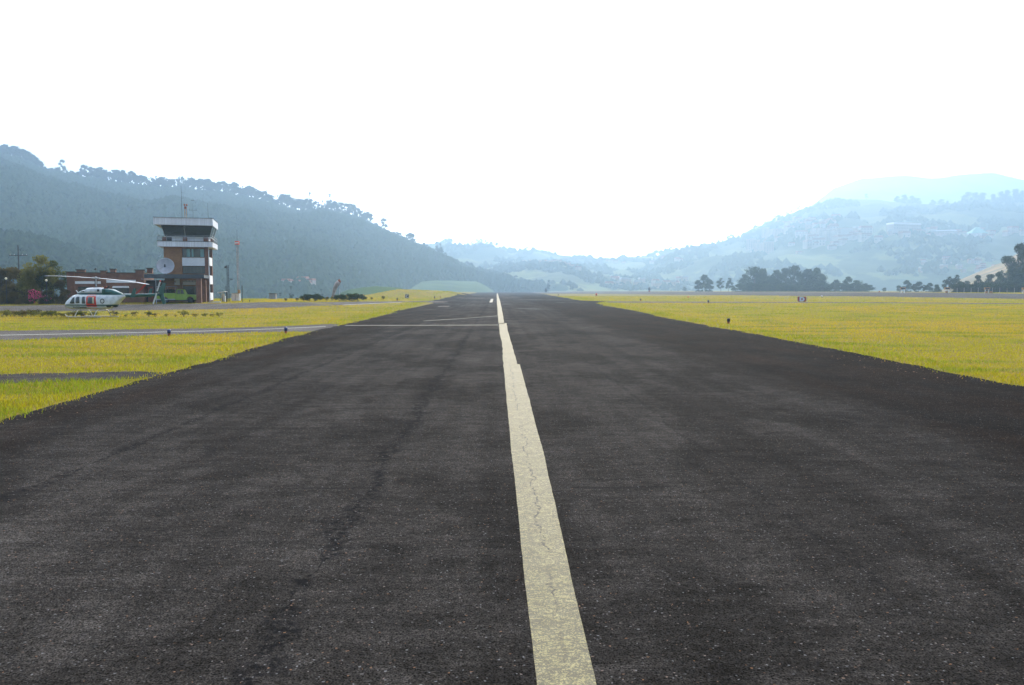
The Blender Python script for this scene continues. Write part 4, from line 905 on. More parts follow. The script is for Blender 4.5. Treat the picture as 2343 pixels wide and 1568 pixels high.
# approach slope boxes beyond the crossing runway
def papi(u, y, label, low=0, wdt=1.75):
    p = base(u, y); o = empty('light_box', p, R(-14), label, 'light unit', 'orange light boxes beyond the crossing runway'); z0 = 1.35
    [MB().tube([(s_, t_, 0), (s_, t_, z0)], .07, 6).build('leg', M['white'], o) for s_ in (-.55, .55) for t_ in (-.35, .35)]
    MB().box(-wdt / 2, wdt / 2, -.6, .6, z0, z0 + .75).build('housing', M['orange'], o, bevel=.03); MB().box(-wdt / 2 - .1, wdt / 2 + .1, -.7, .7, z0 + .752, z0 + .83).build('lid', M['orange'], o)
    MB().box(-wdt / 2 + .2, wdt / 2 - .2, -.62, -.6, z0 + .15, z0 + .6).build('lens_slot', M['dark'], o)
    for k in range(low): MB().box(-.9 + k * 1.6, -.1 + k * 1.6, -1.3, -.7, 0, .75).build('transformer_box', M['orange'], o, bevel=.03)
papi(2064, 300, 'orange light box on white legs, leftmost of those beyond the crossing runway'); papi(2165, 300, 'orange light box on white legs with one small box beside it', 1); papi(2256, 292, 'orange light box above two low orange boxes', 2); papi(2343, 285, 'orange light box cut by the right edge of the view', 1)
# fence on the right
o = empty('boundary_fence', base(2260, 322), 0, 'dark post and rail fence before the trees at far right', 'fence'); p0 = base(2172, 325) - o.location; p1 = base(2440, 305) - o.location
b = MB()
for zt in (.75, 1.35, 1.9): b.tube([p0 + Vector((0, 0, zt)), p1 + Vector((0, 0, zt))], .07, 5)
b.build('rail', M['dark'], o)
for k in range(17): q = p0.lerp(p1, k / 16); MB().tube([q - Vector((0, 0, .3)), q + Vector((0, 0, 2.0))], .09, 6).build('post', M['concrete'], o)
# mast on the left crest
p = h_left(979.5, 1.0); o = empty('hilltop_mast', p - Vector((0, 0, 1)), 0, 'very faint thin mast on the falling left crest', 'mast'); MB().tube([(0, 0, 0), (0, 0, 27)], [.5, .2], 5).build('lattice', M['rust'], o); b = MB(); b.box(-1.4, 1.4, -.3, .3, 15, 15.8).box(-1.1, 1.1, -.3, .3, 20.5, 21.2).box(-.7, .7, -.3, .3, 25, 25.6); b.build('dishes', M['grey'], o)

# ------------------------------------------------------------------ garden trees, shrubs
def put(k, u, y, vtop, ws, label, group=None, sink=.1):
    p = base(u, y); h = hgt(u, vtop, y); return place(k, p - Vector((0, 0, sink)), h, ws, label, group)
put('yard', 96, 108, 584, .85, 'tallest olive green garden tree left of the low building'); put('yard', 124, 109, 596, .82, 'second olive green tree, against the corner of the low building'); 
put('yard', 72, 110, 622, .9, 'lower leafy tree just left of the tallest garden tree')
for u, y, v, ws, lab in ((-30, 112, 600, 1.0, 'dark garden tree half cut by the left edge'), (6, 111, 613, 1.0, 'dark brownish tree at the left edge of the garden'), (32, 113, 612, .9, 'brownish tree below the utility pole'), (52, 110, 618, .8, 'dark brown tree between the pole and the tallest tree'), (20, 107, 650, 1.1, 'low dark shrub under the left garden trees'), (140, 108, 640, .7, 'dark shrub touching the low building corner'), (62, 106.5, 660, 1.2, 'low dark shrub in front of the brown trees'), (112, 106.5, 664, 1.2, 'low brown shrub under the tallest tree'), (-10, 106.5, 662, 1.3, 'low shrub at the far left garden edge'), (148, 106, 668, .9, 'little shrub before the low building corner')):
    put('yard_dark', u, y, v, ws, lab)
def shrub(name, w_, h, n, size, leaf, seed, flowers=None):
    o = empty(name, (0, 0, 0)); r_ = random.Random(seed); bl = [(r_.uniform(-w_, w_) * .36, r_.uniform(-.3, .3) * w_, h * r_.uniform(.25, .74), w_ * r_.uniform(.13, .27), w_ * .22, h * r_.uniform(.16, .3)) for _ in range(10)]
    b = MB(); [b.tube([(0, 0, -.05), (q[0] * .6, q[1] * .6, q[2])], [.02, .008], 4) for q in bl[:6]]; b.build('stems', M['bark'], o)
    npmesh('foliage', leaves(bl, n, size), 4, M[leaf], o)
    if flowers: npmesh('blossom', leaves([(q[0], q[1], q[2] + h * .06, q[3] * 1.05, q[4] * 1.05, q[5]) for q in bl], flowers[1], flowers[2]), 4, M[flowers[0]], o)
    return o
SH = {}
def sput(k, mk, u, v, h_p, ws, label, group, y=None):
    p = gp(u, v) if y is None else base(u, y); hm_ = h_p * p.y / FP
    if k not in SH: SH[k] = (mk(), True); o = SH[k][0]; o.location = p
    else: o = dup(SH[k][0], p)
    o.rotation_euler = (0, 0, random.uniform(0, 6.28)); o.scale = (hm_ * ws, hm_ * ws, hm_); o['label'] = label; o['category'] = 'shrub'
    if group: o['group'] = group
    return o
mk_scrub = lambda: shrub('low_shrub', 1.5, 1, 190, .10, 'leaf_mid', 3); mk_scrub2 = lambda: shrub('low_shrub', 1.6, 1, 150, .10, 'leaf_brown', 4)
mk_hedge = lambda: shrub('flowering_bush', 1.6, 1, 1700, .065, 'leaf_dark', 5, ('flower', 26, .03)); mk_weed = lambda: shrub('small_bush', 1.0, 1, 420, .07, 'leaf_mid', 6, ('flower', 30, .05))
g1 = 'low shrubs in the grass around the helicopter'
for i, (u, hp, ws) in enumerate(((261, 15, 1.0), (288, 7, 1), (309, 14, 1.0), (341, 15, .9), (356, 10, 1.1), (380, 9, .9), (402, 6, 1), (421, 17, 1.1), (447, 9, 1.4), (469, 10, 1.2), (486, 8, 1.2), (502, 12, .9))):
    sput('s1' if i % 2 else 's2', mk_scrub if i % 2 else mk_scrub2, u, 725.5, hp, ws, ('low wispy shrub right of the helicopter, %s' % ('close by its rear skid', 'tiny second of the row', 'bushy third of the row', 'fourth, leaning', 'fifth, beside the leaning one', 'sixth, small and alone', 'seventh, very small', 'eighth and widest', 'ninth, ragged', 'tenth, ragged', 'eleventh, low', 'last of the row')[i]), g1)
for i in range(24):
    u = -6 + i * 9.6 + random.uniform(-3, 3); hp = random.uniform(13, 19) if u < 120 else random.uniform(8, 15)
    sput('s1' if i % 3 else 's2', mk_scrub, u, 725 + random.uniform(-1.5, 1), hp, random.uniform(1.0, 1.3), 'brownish shrub of the dense low row left of the helicopter' if u < 130 else 'small shrub of the low row around the front skids of the helicopter', 'dense low shrub row left of the helicopter' if u < 130 else 'shrubs around the front skids')
g2 = 'bushes along the grass behind the apron'
def cx6(x): return (850 + x / 3.124) / 1.6533
for x, w_, top, k, lab in ((1005, 110, 788, 'h', 'left of two joined dark bushes with orange flowers'), (1065, 110, 783, 'h', 'right of two joined dark bushes with orange flowers'), (1350, 110, 790, 'h', 'dark bush at the foot of the windsock'), (1505, 110, 779, 'h', 'left half of the large dark bush right of the windsock'), (1580, 120, 779, 'h', 'right half of the large dark bush right of the windsock'), (1430, 60, 800, 'w', 'thin bush between the windsock bush and the large one'),
    (720, 40, 835, 'w', 'leftmost thin bush of the row behind the apron'), (850, 60, 828, 'w', 'small bush left of the orange flowered one'), (935, 60, 832, 'w', 'low bush full of orange flowers'), (1205, 50, 815, 'w', 'thin bush left of the windsock'), (1270, 40, 812, 'w', 'second thin bush left of the windsock'), (1735, 50, 825, 'w', 'small bush right of the large dark bush'), (1870, 55, 808, 'w', 'rightmost bush with orange blossom of the row')):
    vb = 689.8 if x < 1650 else 686.5; vt = (860 + top / 3.124) / 1.6533; hp = vb - vt; wdp = w_ / 3.124 / 1.6533
    sput(k, mk_hedge if k == 'h' else mk_weed, cx6(x), vb, hp, min(1.3, wdp / hp / (1.25 if k == 'h' else 1.0) * 1.35), lab, g2)
o = sput('pink', lambda: shrub('bougainvillea', 1.4, 1, 500, .06, 'leaf_brown', 9, ('pink', 420, .055)), 91, 0, 36, .9, 'bright pink bougainvillea under the garden trees', None, y=106)
for u, v, lab in ((16, 638, 'white globe lamp on a post at the far left garden'), (108, 642, 'yellowish globe lamp before the tallest garden tree')):
    o = thing('garden_lamp', u, 105, lab, 'lamp'); H = hgt(u, v, 105); MB().tube([(0, 0, 0), (0, 0, H - .12)], .035, 6).build('post', M['dark'], o); MB().lathe([(.03, -.16), (.12, -.1), (.16, 0), (.12, .1), (.02, .16)], 14, (0, 0, H)).build('globe', M['globe'], o, True)
# ------------------------------------------------------------------ far trees beyond the airfield, right
g3 = 'trees behind the crossing runway'
for k, u, y, v, ws, lab in (('broad2', 1565, 900, 656, 1.2, 'pale low tree, first left beyond the crossing runway'), ('broad2', 1597, 640, 640, 1.0, 'left low tree of the airy far clump'), ('broad2', 1612, 650, 628, .9, 'tallest tree of the airy far clump'), ('broad2', 1622, 640, 640, 1.0, 'tree just right of the tallest in the airy clump'), ('airy', 1648, 640, 635, .9, 'airy tree alone between the far clumps'), ('airy', 1666, 640, 635, .9, 'second airy tree between the far clumps'), ('broad2', 1676, 645, 652, 1.0, 'low bush tree closing the gap before the big clump'),
    ('broad', 1703, 620, 626, .8, 'low left shoulder tree of the big dark clump'), ('broad', 1725, 610, 609, .95, 'tall dome tree at the left of the big clump'), ('broad', 1742, 615, 613, .8, 'dome tree leaning on the tall left one'), ('broad2', 1773, 620, 617, .8, 'narrower tree in the middle gap of the big clump'), ('broad', 1795, 610, 612, .8, 'left part of the central dome of the big clump'), ('broad', 1815, 605, 606, .9, 'highest tree of the big clump'), ('broad', 1845, 600, 614, .9, 'broad tree right of the highest in the big clump'), ('broad2', 1868, 600, 612, .85, 'tree with an airy top near the right end of the big clump'), ('broad', 1882, 605, 628, .8, 'lower rounded tree ending the big clump'), ('broad2', 1762, 600, 634, 1.2, 'low filling tree at the foot of the big clump'),
    ('broad2', 1910, 600, 639, 1.0, 'small dome right after the big clump'), ('broad2', 1937, 600, 632, .9, 'small pointed crown before the wide low dome'), ('broad', 1958, 590, 640, 1.3, 'wide low green dome, middle of the far trees'), ('broad', 1978, 590, 647, 1.1, 'right slope of the wide low dome'), ('broad2', 2022, 600, 657, 1.3, 'small low tree alone in the valley gap'),
    ('broad2', 2055, 520, 652, 1.2, 'low tree starting the right hand tree line'), ('broad2', 2074, 520, 640, 1.0, 'pale dome of the right hand tree line'), ('broad2', 2100, 500, 643, 1.1, 'second pale dome of the right hand tree line'), ('broad2', 2124, 500, 646, 1.1, 'third dome of the right hand tree line'), ('broad', 2140, 430, 649, 1.1, 'brownish rounded tree before the airy tree'), ('airy', 2168, 420, 631, 1.1, 'airy tree left part of the open crowned pair'), ('airy', 2184, 420, 627, 1.1, 'airy tree right part of the open crowned pair'), ('airy', 2090, 430, 648, 1.0, 'thin dark tree before the pale domes'), ('airy', 2112, 430, 650, 1.0, 'second thin dark tree before the pale domes'),
    ('near_dark', 2212, 400, 641, 1.0, 'small olive dome right of the airy pair'), ('near_dark', 2236, 400, 628, 1.0, 'rounded tree on the rising right tree line'), ('near_dark', 2262, 390, 626, 1.0, 'second rounded tree on the rising right tree line'), ('near_dark', 2285, 390, 622, 1.0, 'third rounded tree of the rising right line'), ('near_dark', 2306, 380, 585, .8, 'left shoulder of the tall black tree'), ('near_dark', 2332, 375, 556, .75, 'tallest black tree at the right edge'), ('near_dark', 2352, 375, 580, .8, 'black tree cut by the right edge'), ('near_dark', 2322, 365, 618, 1.1, 'green tree at the foot of the tallest black tree'), ('near_dark', 2356, 360, 615, 1.0, 'green tree cut by the right edge below the black ones')):
    put(k, u, y, v, ws, lab, g3, .5)
for i in range(20):
    u = 1692 + i * 15.5; put('broad2', u, 585 + random.uniform(-10, 10), random.uniform(646, 653), 2.2, 'low bushy undergrowth clump at the foot of the far tree clumps', 'undergrowth at the foot of the far trees', .3)
for i in range(17):
    u = 2188 + i * 11; put('near_low', u, 345 + random.uniform(-6, 10), random.uniform(643, 649), 1.15, 'low bush of the dense dark hedge behind the right fence', 'bushes of the dense hedge behind the right fence', .3)
for u, y, v, ws, k, lab in ((640, 420, 668, .9, 'ridge_p', 'small dark conifer right of the tall mast in the valley'), (665, 430, 652, .7, 'ridge_p', 'taller thin conifer in the valley behind the hut'), (735, 600, 660, 1.0, 'ridge_p', 'dim conifer in the valley left of the flowering bushes'), (1254, 1100, 640, .9, 'ridge_p', 'dark conifer beyond the far runway end'), (700, 420, 676, 1.2, 'ridge_c', 'low tree in the valley beyond the grey hut')):
    p = at(u, v, y); H = p.z - gz(p.x, p.y); place(k, Vector((p.x, p.y, gz(p.x, p.y))), max(6, H), ws, lab)
# ------------------------------------------------------------------ houses on the hills
def on_hill(hf, u, v):
    lo, hi = 0.02, 1.0; best = None
    for k in range(60):
        t = k / 59; p = hf(u, t); d = ray(u, 665); vv = 665 - (p.z - EYE) / p.y * FP
        if vv <= v: return hf(u, t)
    return hf(u, 1.0)
def house_mesh(name, w_, d_, h, roof, wall, gable=True):
    o = empty(name, (0, 0, 0)); b = MB().box(-w_ / 2, w_ / 2, -d_ / 2, d_ / 2, -4, h)
    nf = max(1, int(h / 3)); nc = max(2, int(w_ / 3.5))
    for f in range(nf):
        for c_ in range(nc): x_ = -w_ / 2 + (c_ + .5) * w_ / nc; y_ = -d_ / 2 - .03; b.add([(x_ - .55, y_, f * 3 + 1), (x_ + .55, y_, f * 3 + 1), (x_ + .55, y_, f * 3 + 2.2), (x_ - .55, y_, f * 3 + 2.2)], [(0, 1, 2, 3)])
    wo = b.build('wall', [M[wall], M['dark']], o)
    for pl in wo.data.polygons:
        if pl.area < 3: pl.material_index = 1
    if gable: MB().prism([(-w_ / 2 - .4, h + .01), (w_ / 2 + .4, h + .01), (w_ / 2 - 1, h + 2.2), (-w_ / 2 + 1, h + 2.2)], -d_ / 2 - .4, d_ / 2 + .4).build('roof', M[roof], o)
    else: MB().box(-w_ / 2 - .2, w_ / 2 + .2, -d_ / 2 - .2, d_ / 2 + .2, h + .01, h + .6).build('roof', M[roof], o)
    return o
HP = {}
HD = {'a': (10, 8, 4, 'houser', 'housew'), 'b': (14, 8, 6, 'houser', 'housew'), 'c': (9, 7, 5, 'concrete', 'houset'), 'apt': (17, 12, 17, 'concrete', 'houset', False), 'apw': (22, 12, 14, 'houser', 'housew', False), 'long': (40, 12, 6, 'white', 'housew')}
def hput(k, hf, u, v, s_, label, group, cat='house'):
    p = on_hill(hf, u, v)
    if k not in HP: HP[k] = house_mesh('apartment_block' if k[:2] == 'ap' else ('long_hall' if k == 'long' else 'house'), *HD[k]); o = HP[k]; o.location = p
    else: o = dup(HP[k], p)
    o.rotation_euler = (0, 0, random.uniform(-.5, .5)); o.scale = (s_, s_, s_ * random.uniform(.85, 1.2)); o['label'] = label; o['category'] = cat
    o['label'] = label if cat != 'house' else {'a': 'small clay roofed ', 'b': 'wide clay roofed ', 'c': 'narrow grey roofed '}[k] + label
    if group: o['group'] = group
    return o
for i in range(13): hput(random.choice('abc'), h_mid, 1190 + i * 11 + random.uniform(-3, 3), 602 + max(0, i - 8) * 4, 1.0, 'hazy house in the row along the low middle hill crest', 'houses on the low middle hill crest')
for i in range(34): hput(random.choice('abcc'), h_mid if i % 2 else h_right, random.uniform(1385, 1570), random.uniform(641, 660), random.uniform(1.1, 1.8), 'hazy house of the village at the foot of the far hills', 'houses of the foothill village')
for i in range(60): hput(random.choice('aabc'), h_right, random.gauss(1890, 60), random.gauss(548, 13), random.uniform(1.3, 2.2), 'faint house of the town spread over the right hill', 'houses of the town on the right hill')
for i in range(26): hput(random.choice('abc'), h_right, random.uniform(1760, 1910), random.gauss(513 + .0, 5) + 0, random.uniform(1.1, 1.8), 'faint house of the upper rows on the right hill', 'houses of the upper rows on the right hill')
for i in range(22): hput(random.choice('abc'), h_right, random.uniform(2100, 2300), random.uniform(598, 625), random.uniform(.9, 1.4), 'faint house scattered low on the right hill', 'scattered houses low on the right hill')
for i in range(20): hput(random.choice('abc'), h_right, random.uniform(2080, 2342), random.uniform(532, 550), random.uniform(1.1, 1.8), 'faint house in the strip along the upper right hillside', 'houses of the strip on the upper right hillside')
for i in range(12): hput(random.choice('abc'), h_right, random.uniform(1380, 1560), random.uniform(594, 606), random.uniform(1.0, 1.6), 'tiny pale house high on the far central hill', 'tiny houses on the far central hill')
for i in range(5): hput('apt', h_right, 1715 + i * 10, 573 + i * 2, 1.5, 'pinkish apartment block of the front cluster on the right hill', 'apartment blocks, front cluster', 'apartment block')
for i in range(4): hput('apt', h_right, 1748 + i * 10, 545, 1.3, 'tan apartment block of the upper cluster on the right hill', 'apartment blocks, upper cluster', 'apartment block')
for i in range(8): hput('apw', h_right, 1840 + i * 13, 548 + random.uniform(-3, 4), 1.3, 'pale pinkish block in the middle of the hillside town', 'apartment blocks in the hillside town', 'apartment block')
hput('long', h_right, 2062, 535, 2.0, 'long white roofed hall in the middle of the right hillside', None, 'hall'); hput('long', h_right, 2150, 540, 1.6, 'second long white hall further right on the hillside', None, 'hall'); hput('long', h_right, 1470, 597, 1.6, 'long pale hall high on the far central hill', None, 'hall')
p = on_hill(h_right, 2229, 545); o = empty('villa', p, 0, 'white villa with a pale green pyramid roof on the right hill', 'villa'); MB().box(-18, 18, -10, 10, -5, 9).build('wall', M['white'], o); MB().ring([[Vector((-21, -12, 9.1)), Vector((21, -12, 9.1)), Vector((21, 12, 9.1)), Vector((-21, 12, 9.1))], [Vector((-3, -1, 25)), Vector((3, -1, 25)), Vector((3, 1, 25)), Vector((-3, 1, 25))]]).build('roof', M['greenroof'], o)
for i in range(8): hput(random.choice('ab'), h_left, 655 + i * 8 + random.uniform(-2, 2), 655 + random.uniform(-2, 2), .7, 'tiny white house of the hamlet at the foot of the left hill', 'houses of the hamlet under the left hill')
# ------------------------------------------------------------------ helicopter
hp = at(221.6, 700, 71.0); hp.z = gz(hp.x, hp.y)
HELI = math.atan2(.296, -.955)
he = empty('helicopter', hp, HELI, 'white and green helicopter with a red cabin door parked on the left grass', 'helicopter')
def livery():
    m = bpy.data.materials.new('white_green_livery'); m.use_nodes = True; n, l = nodes(m); p = n['Principled BSDF']; p.inputs['Roughness'].default_value = .3; p.inputs['Coat Weight'].default_value = .3
    tc = n.new('ShaderNodeTexCoord'); sx = n.new('ShaderNodeSeparateXYZ'); l.new(tc.outputs['Object'], sx.inputs[0])
    def mt(op, a, b=0.0, c=None):
        t = n.new('ShaderNodeMath'); t.operation = op
        for i, q in enumerate((a, b, c)):
            if q is None: continue
            if isinstance(q, (int, float)): t.inputs[i].default_value = q
            else: l.new(q, t.inputs[i])
        return t.outputs[0]
    def band(z0, z1, x0, x1, sl=0.0):
        z = mt('ADD', sx.outputs[2], mt('MULTIPLY', sx.outputs[0], sl))
        a = mt('MULTIPLY', mt('GREATER_THAN', z, z0), mt('LESS_THAN', z, z1)); return mt('MULTIPLY', a, mt('MULTIPLY', mt('GREATER_THAN', sx.outputs[0], x0), mt('LESS_THAN', sx.outputs[0], x1)))
    g = band(1.03, 1.15, -2.5, 3.05); g = mt('MAXIMUM', g, band(.96, .985, -1.3, 2.9)); g = mt('MAXIMUM', g, band(1.98, 2.07, -9, 2.4)); g = mt('MAXIMUM', g, band(2.09, 2.19, -9, 1.9))
    rear = mt('MULTIPLY', mt('GREATER_THAN', sx.outputs[2], 2.05), mt('LESS_THAN', sx.outputs[0], -1.0)); g = mt('MAXIMUM', g, rear)
    bm_ = mt('MULTIPLY', mt('GREATER_THAN', sx.outputs[2], 1.84), mt('LESS_THAN', sx.outputs[0], -3.3)); g = mt('MAXIMUM', g, bm_)
    nose = mt('MULTIPLY', mt('LESS_THAN', sx.outputs[2], 1.06), mt('GREATER_THAN', sx.outputs[0], 3.0)); g = mt('MAXIMUM', g, nose)
    tail = mt('LESS_THAN', sx.outputs[0], -4.0); g = mt('MAXIMUM', g, tail)
    nz = n.new('ShaderNodeTexNoise'); nz.inputs['Scale'].default_value = 3; nz.inputs['Detail'].default_value = 5; l.new(tc.outputs['Object'], nz.inputs['Vector'])
    cr = n.new('ShaderNodeValToRGB'); cr.color_ramp.elements[0].color = (.46, .50, .55, 1); cr.color_ramp.elements[1].color = (.64, .68, .74, 1); cr.color_ramp.elements[0].position = .3; cr.color_ramp.elements[1].position = .6; l.new(nz.outputs[0], cr.inputs[0])
    mx = n.new('ShaderNodeMix'); mx.data_type = 'RGBA'; l.new(g, mx.inputs[0]); l.new(cr.outputs[0], mx.inputs[6]); mx.inputs[7].default_value = (.008, .085, .085, 1); l.new(mx.outputs[2], p.inputs['Base Color']); return m
M['livery'] = livery(); M['teal'] = mat('dark_green_paint', (.008, .075, .07), .35, .1, 3, coat=.3); M['door_red'] = mat('red_door_paint', (.60, .03, .01), .5, .08, 3)
M['heliglass'] = glass('cabin_glass', (.035, .05, .06), .05); M['blade'] = mat('blade_paint', (.55, .56, .58), .4, .1, 2); M['alu'] = mat('bare_aluminium', (.42, .42, .40), .35, .1, 4, metal=.6)
SEC = [(3.43, 1.03, 1.10, .05), (3.36, .94, 1.2, .2), (3.15, .84, 1.36, .40), (2.85, .77, 1.60, .54), (2.5, .73, 1.84, .62), (2.15, .71, 2.02, .66), (1.8, .70, 2.11, .68), (1.0, .70, 2.14, .68), (0, .70, 2.15, .68), (-.8, .71, 2.14, .66), (-1.3, .77, 2.12, .60), (-1.8, .88, 2.10, .50), (-2.2, 1.06, 2.09, .40), (-2.6, 1.42, 2.08, .30), (-3.0, 1.72, 2.07, .21), (-3.3, 1.80, 2.06, .185)]
def secat(x):
    S_ = SEC
    for a, b_ in zip(S_, S_[1:]):
        if a[0] >= x >= b_[0]:
            t = (a[0] - x) / (a[0] - b_[0]); return tuple(a[i] + (b_[i] - a[i]) * t for i in range(1, 4))
    return S_[-1][1:]
EXP = 2.9
def loft(secs, n=28, e=EXP):
    rings = []
    for x, z0, z1, hw in secs:
        r_ = []
        for k in range(n):
            a = 2 * math.pi * k / n; c_, s_ = math.cos(a), math.sin(a)
            r_.append(Vector((x, hw * math.copysign(abs(c_) ** (2 / e), c_), (z0 + z1) / 2 + (z1 - z0) / 2 * math.copysign(abs(s_) ** (2 / e), s_))))
        rings.append(r_)
    return MB().ring(rings)
fine = []
for a, b_ in zip(SEC, SEC[1:]):
    for k in range(3):
        t = k / 3; fine.append(tuple(a[i] + (b_[i] - a[i]) * t for i in range(4)))
fine.append(SEC[-1]); loft(fine).build('fuselage', M['livery'], he, True)
def sy(x, z):
    z0, z1, hw = secat(x); c_ = (z - (z0 + z1) / 2) / ((z1 - z0) / 2); c_ = max(-.999, min(.999, c_)); return hw * (1 - abs(c_) ** EXP) ** (1 / EXP)
def patch(x0, x1, z0, z1, off, name, m, parent, sgn=1, x0t=None, x1t=None, nx_=5, nz_=6, rnd=0.0):
    x0t = x0 if x0t is None else x0t; x1t = x1 if x1t is None else x1t; q = MB(); g = []
    for lay in (off, off - .02):
        for j in range(nz_ + 1):
            t = j / nz_; z = z0 + (z1 - z0) * t; a = x0 + (x0t - x0) * t; b_ = x1 + (x1t - x1) * t; ins = rnd if j in (0, nz_) else 0
            for i in range(nx_ + 1):
                x = a + (b_ - a) * i / nx_
                if i == 0: x += ins * (1 if b_ > a else -1)
                if i == nx_: x -= ins * (1 if b_ > a else -1)
                g.append(Vector((x, sgn * (sy(x, z) + lay), z)))
    n1 = nx_ + 1; tot = n1 * (nz_ + 1); fs = []
    for j in range(nz_):
        for i in range(nx_): a = j * n1 + i; fs.append((a, a + 1, a + n1 + 1, a + n1)); fs.append((tot + a, tot + a + n1, tot + a + n1 + 1, tot + a + 1))
    for i in range(nx_): fs.append((i, tot + i, tot + i + 1, i + 1)); a = nz_ * n1 + i; fs.append((a, a + 1, tot + a + 1, tot + a))
    for j in range(nz_): a = j * n1; fs.append((a, a + n1, tot + a + n1, tot + a)); a += nx_; fs.append((a, tot + a, tot + a + n1, a + n1))
    return q.add(g, fs).build(name, m, parent, True)
for sg in (1, -1):
    d_ = patch(-.60, .54, .80, 2.02, .012, 'door', M['door_red'], he, sg, -.52, .46, rnd=.05)
    patch(-.42, .37, 1.22, 1.82, .020, 'door_window', M['heliglass'], d_, sg, -.36, .30, rnd=.03)
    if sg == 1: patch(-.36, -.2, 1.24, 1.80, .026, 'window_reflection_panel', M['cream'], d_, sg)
    patch(-.60, .54, 1.03, 1.10, .018, 'door_band', M['signblack'], d_, sg)
    w_ = patch(.60, 1.0, 1.22, 1.86, .010, 'window', M['heliglass'], he, sg, .66, .96, rnd=.03)
    w_ = patch(1.22, 1.70, 1.26, 1.86, .010, 'cockpit_window', M['heliglass'], he, sg, 1.26, 1.62, rnd=.03)
    patch(1.80, 2.42, 1.22, 1.80, .010, 'windscreen_side', M['heliglass'], he, sg, 1.80, 2.0)
    patch(-2.42, -1.5, .98 + .0, 1.06, .012, 'panel', M['dark'], he, sg, -2.3, -1.5)
    patch(-2.15, -1.5, .9, .985, .012, 'exhaust_panel', M['dark'], he, sg, -2.3, -1.5)
# windscreen on the nose
q = MB(); g = []
for lay in (.012, -.008):
    for j in range(7):
        x = 3.12 - 1.1 * j / 6; z0, z1, hw = secat(x)
        for i in range(9):
            a = (i / 8 * 2 - 1) * .88; y = a * hw; zz_ = (z0 + z1) / 2 + (z1 - z0) / 2 * (1 - abs(a) ** EXP) ** (1 / EXP); g.append(Vector((x + lay * .6, y, zz_ + lay)))
fs = [(j * 9 + i, j * 9 + i + 1, j * 9 + i + 10, j * 9 + i + 9) for j in range(6) for i in range(8)]; fs += [tuple(63 + k for k in f[::-1]) for f in fs]
q.add(g, fs).build('windscreen', M['heliglass'], he, True)
# cowling
CS = [(1.95, 2.09, 2.13, .16), (1.75, 2.1, 2.26, .30), (1.45, 2.1, 2.38, .38), (1.05, 2.1, 2.46, .42), (.86, 2.1, 2.5, .43), (.76, 2.1, 2.63, .43), (.2, 2.1, 2.66, .44), (-.5, 2.1, 2.66, .44), (-.92, 2.08, 2.64, .42), (-1.1, 2.06, 2.56, .40), (-1.9, 2.04, 2.50, .30), (-2.4, 2.0, 2.30, .22), (-2.8, 1.95, 2.14, .16)]
cw = loft(CS, 22, 3.2).build('engine_cowling', M['livery'], he, True)
MB().box(-.75, -.5, .425, .447, 2.3, 2.5).build('grille', M['dark'], cw); MB().box(.9, 1.3, .405, .43, 2.25, 2.36).build('vent', M['grey'], cw); MB().box(-1.35, -1.0, .38, .41, 2.2, 2.5).build('grille', M['teal'], cw)
MB().tube([(-1.0, 0.12, 2.5), (-1.15, .14, 2.72), (-1.3, .15, 2.74)], [.09, .09, .08], 12).build('exhaust_stack', M['rust'], he); MB().tube([(-1.0, -.12, 2.5), (-1.15, -.14, 2.72), (-1.3, -.15, 2.74)], [.09, .09, .08], 12).build('exhaust_stack', M['dark'], he)
MB().lathe([(.05, 0), (.05, .05), (.03, .1), (0, .11)], 10, (-.85, .2, 2.64)).build('beacon', M['orange'], he)
# boom, fins
b = MB(); pts = [(-3.1, 0, 1.94), (-4.5, 0, 1.97), (-6.0, 0, 2.01), (-7.05, 0, 2.06)]; b.tube(pts, [.185, .155, .125, .10], 18).build('tail_boom', M['teal'], he, True)
fin = [(-6.55, 2.08), (-7.15, 3.05), (-7.5, 3.05), (-7.2, 2.1), (-7.42, 1.25), (-7.12, 1.2), (-6.75, 1.98)]
MB().prism(fin, -.035, .035).build('tail_fin', M['teal'], he, bevel=.015)
MB().box(-5.0, -4.62, -1.0, 1.0, 1.99, 2.03).build('stabilizer', M['teal'], he)
for sg in (1, -1):
    MB().prism([(-4.55, 1.80), (-4.95, 2.58), (-5.22, 2.58), (-5.05, 1.80)], sg * 1.0 - .02, sg * 1.0 + .02).build('end_plate', M['teal'], he)
# tail rotor on the port side
tr = empty('tail_rotor_pivot', (0, 0, 0)); bpy.data.objects.remove(tr)
tc_ = Vector((-6.75, .28, 2.25)); MB().tube([(-6.75, 0, 2.15), (-6.75, .3, 2.25)], .06, 8).build('tail_gearbox', M['grey'], he)
def tblade(ang):
    m4 = Matrix.Translation(tc_) @ Matrix.Rotation(ang, 4, 'Y'); q = MB(); q.ring([[m4 @ Vector(v) for v in ((-.05, -.012, .08), (.05, -.012, .08), (.05, .012, .08), (-.05, .012, .08))], [m4 @ Vector(v) for v in ((-.07, -.01, .2), (.07, -.01, .2), (.07, .01, .2), (-.07, .01, .2))], [m4 @ Vector(v) for v in ((-.075, -.006, .98), (.065, -.006, .98), (.065, .006, .98), (-.075, .006, .98))]])
    o = q.build('tail_rotor_blade', M['blade'], he); red = MB().box(-.078, .068, -.0065, .0065, .982, 1.10, m4).build('blade_tip', M['door_red'] if abs(ang) < 1.5 else M['blade'], o); return o
TA = math.atan2(-.36, 1); tblade(R(-22)); tblade(R(158))
MB().lathe([(.0, -.05), (.07, -.04), (.07, .06), (0, .08)], 12, tc_, Matrix.Rotation(R(90), 3, 'X')).build('tail_rotor_hub', M['dark'], he)
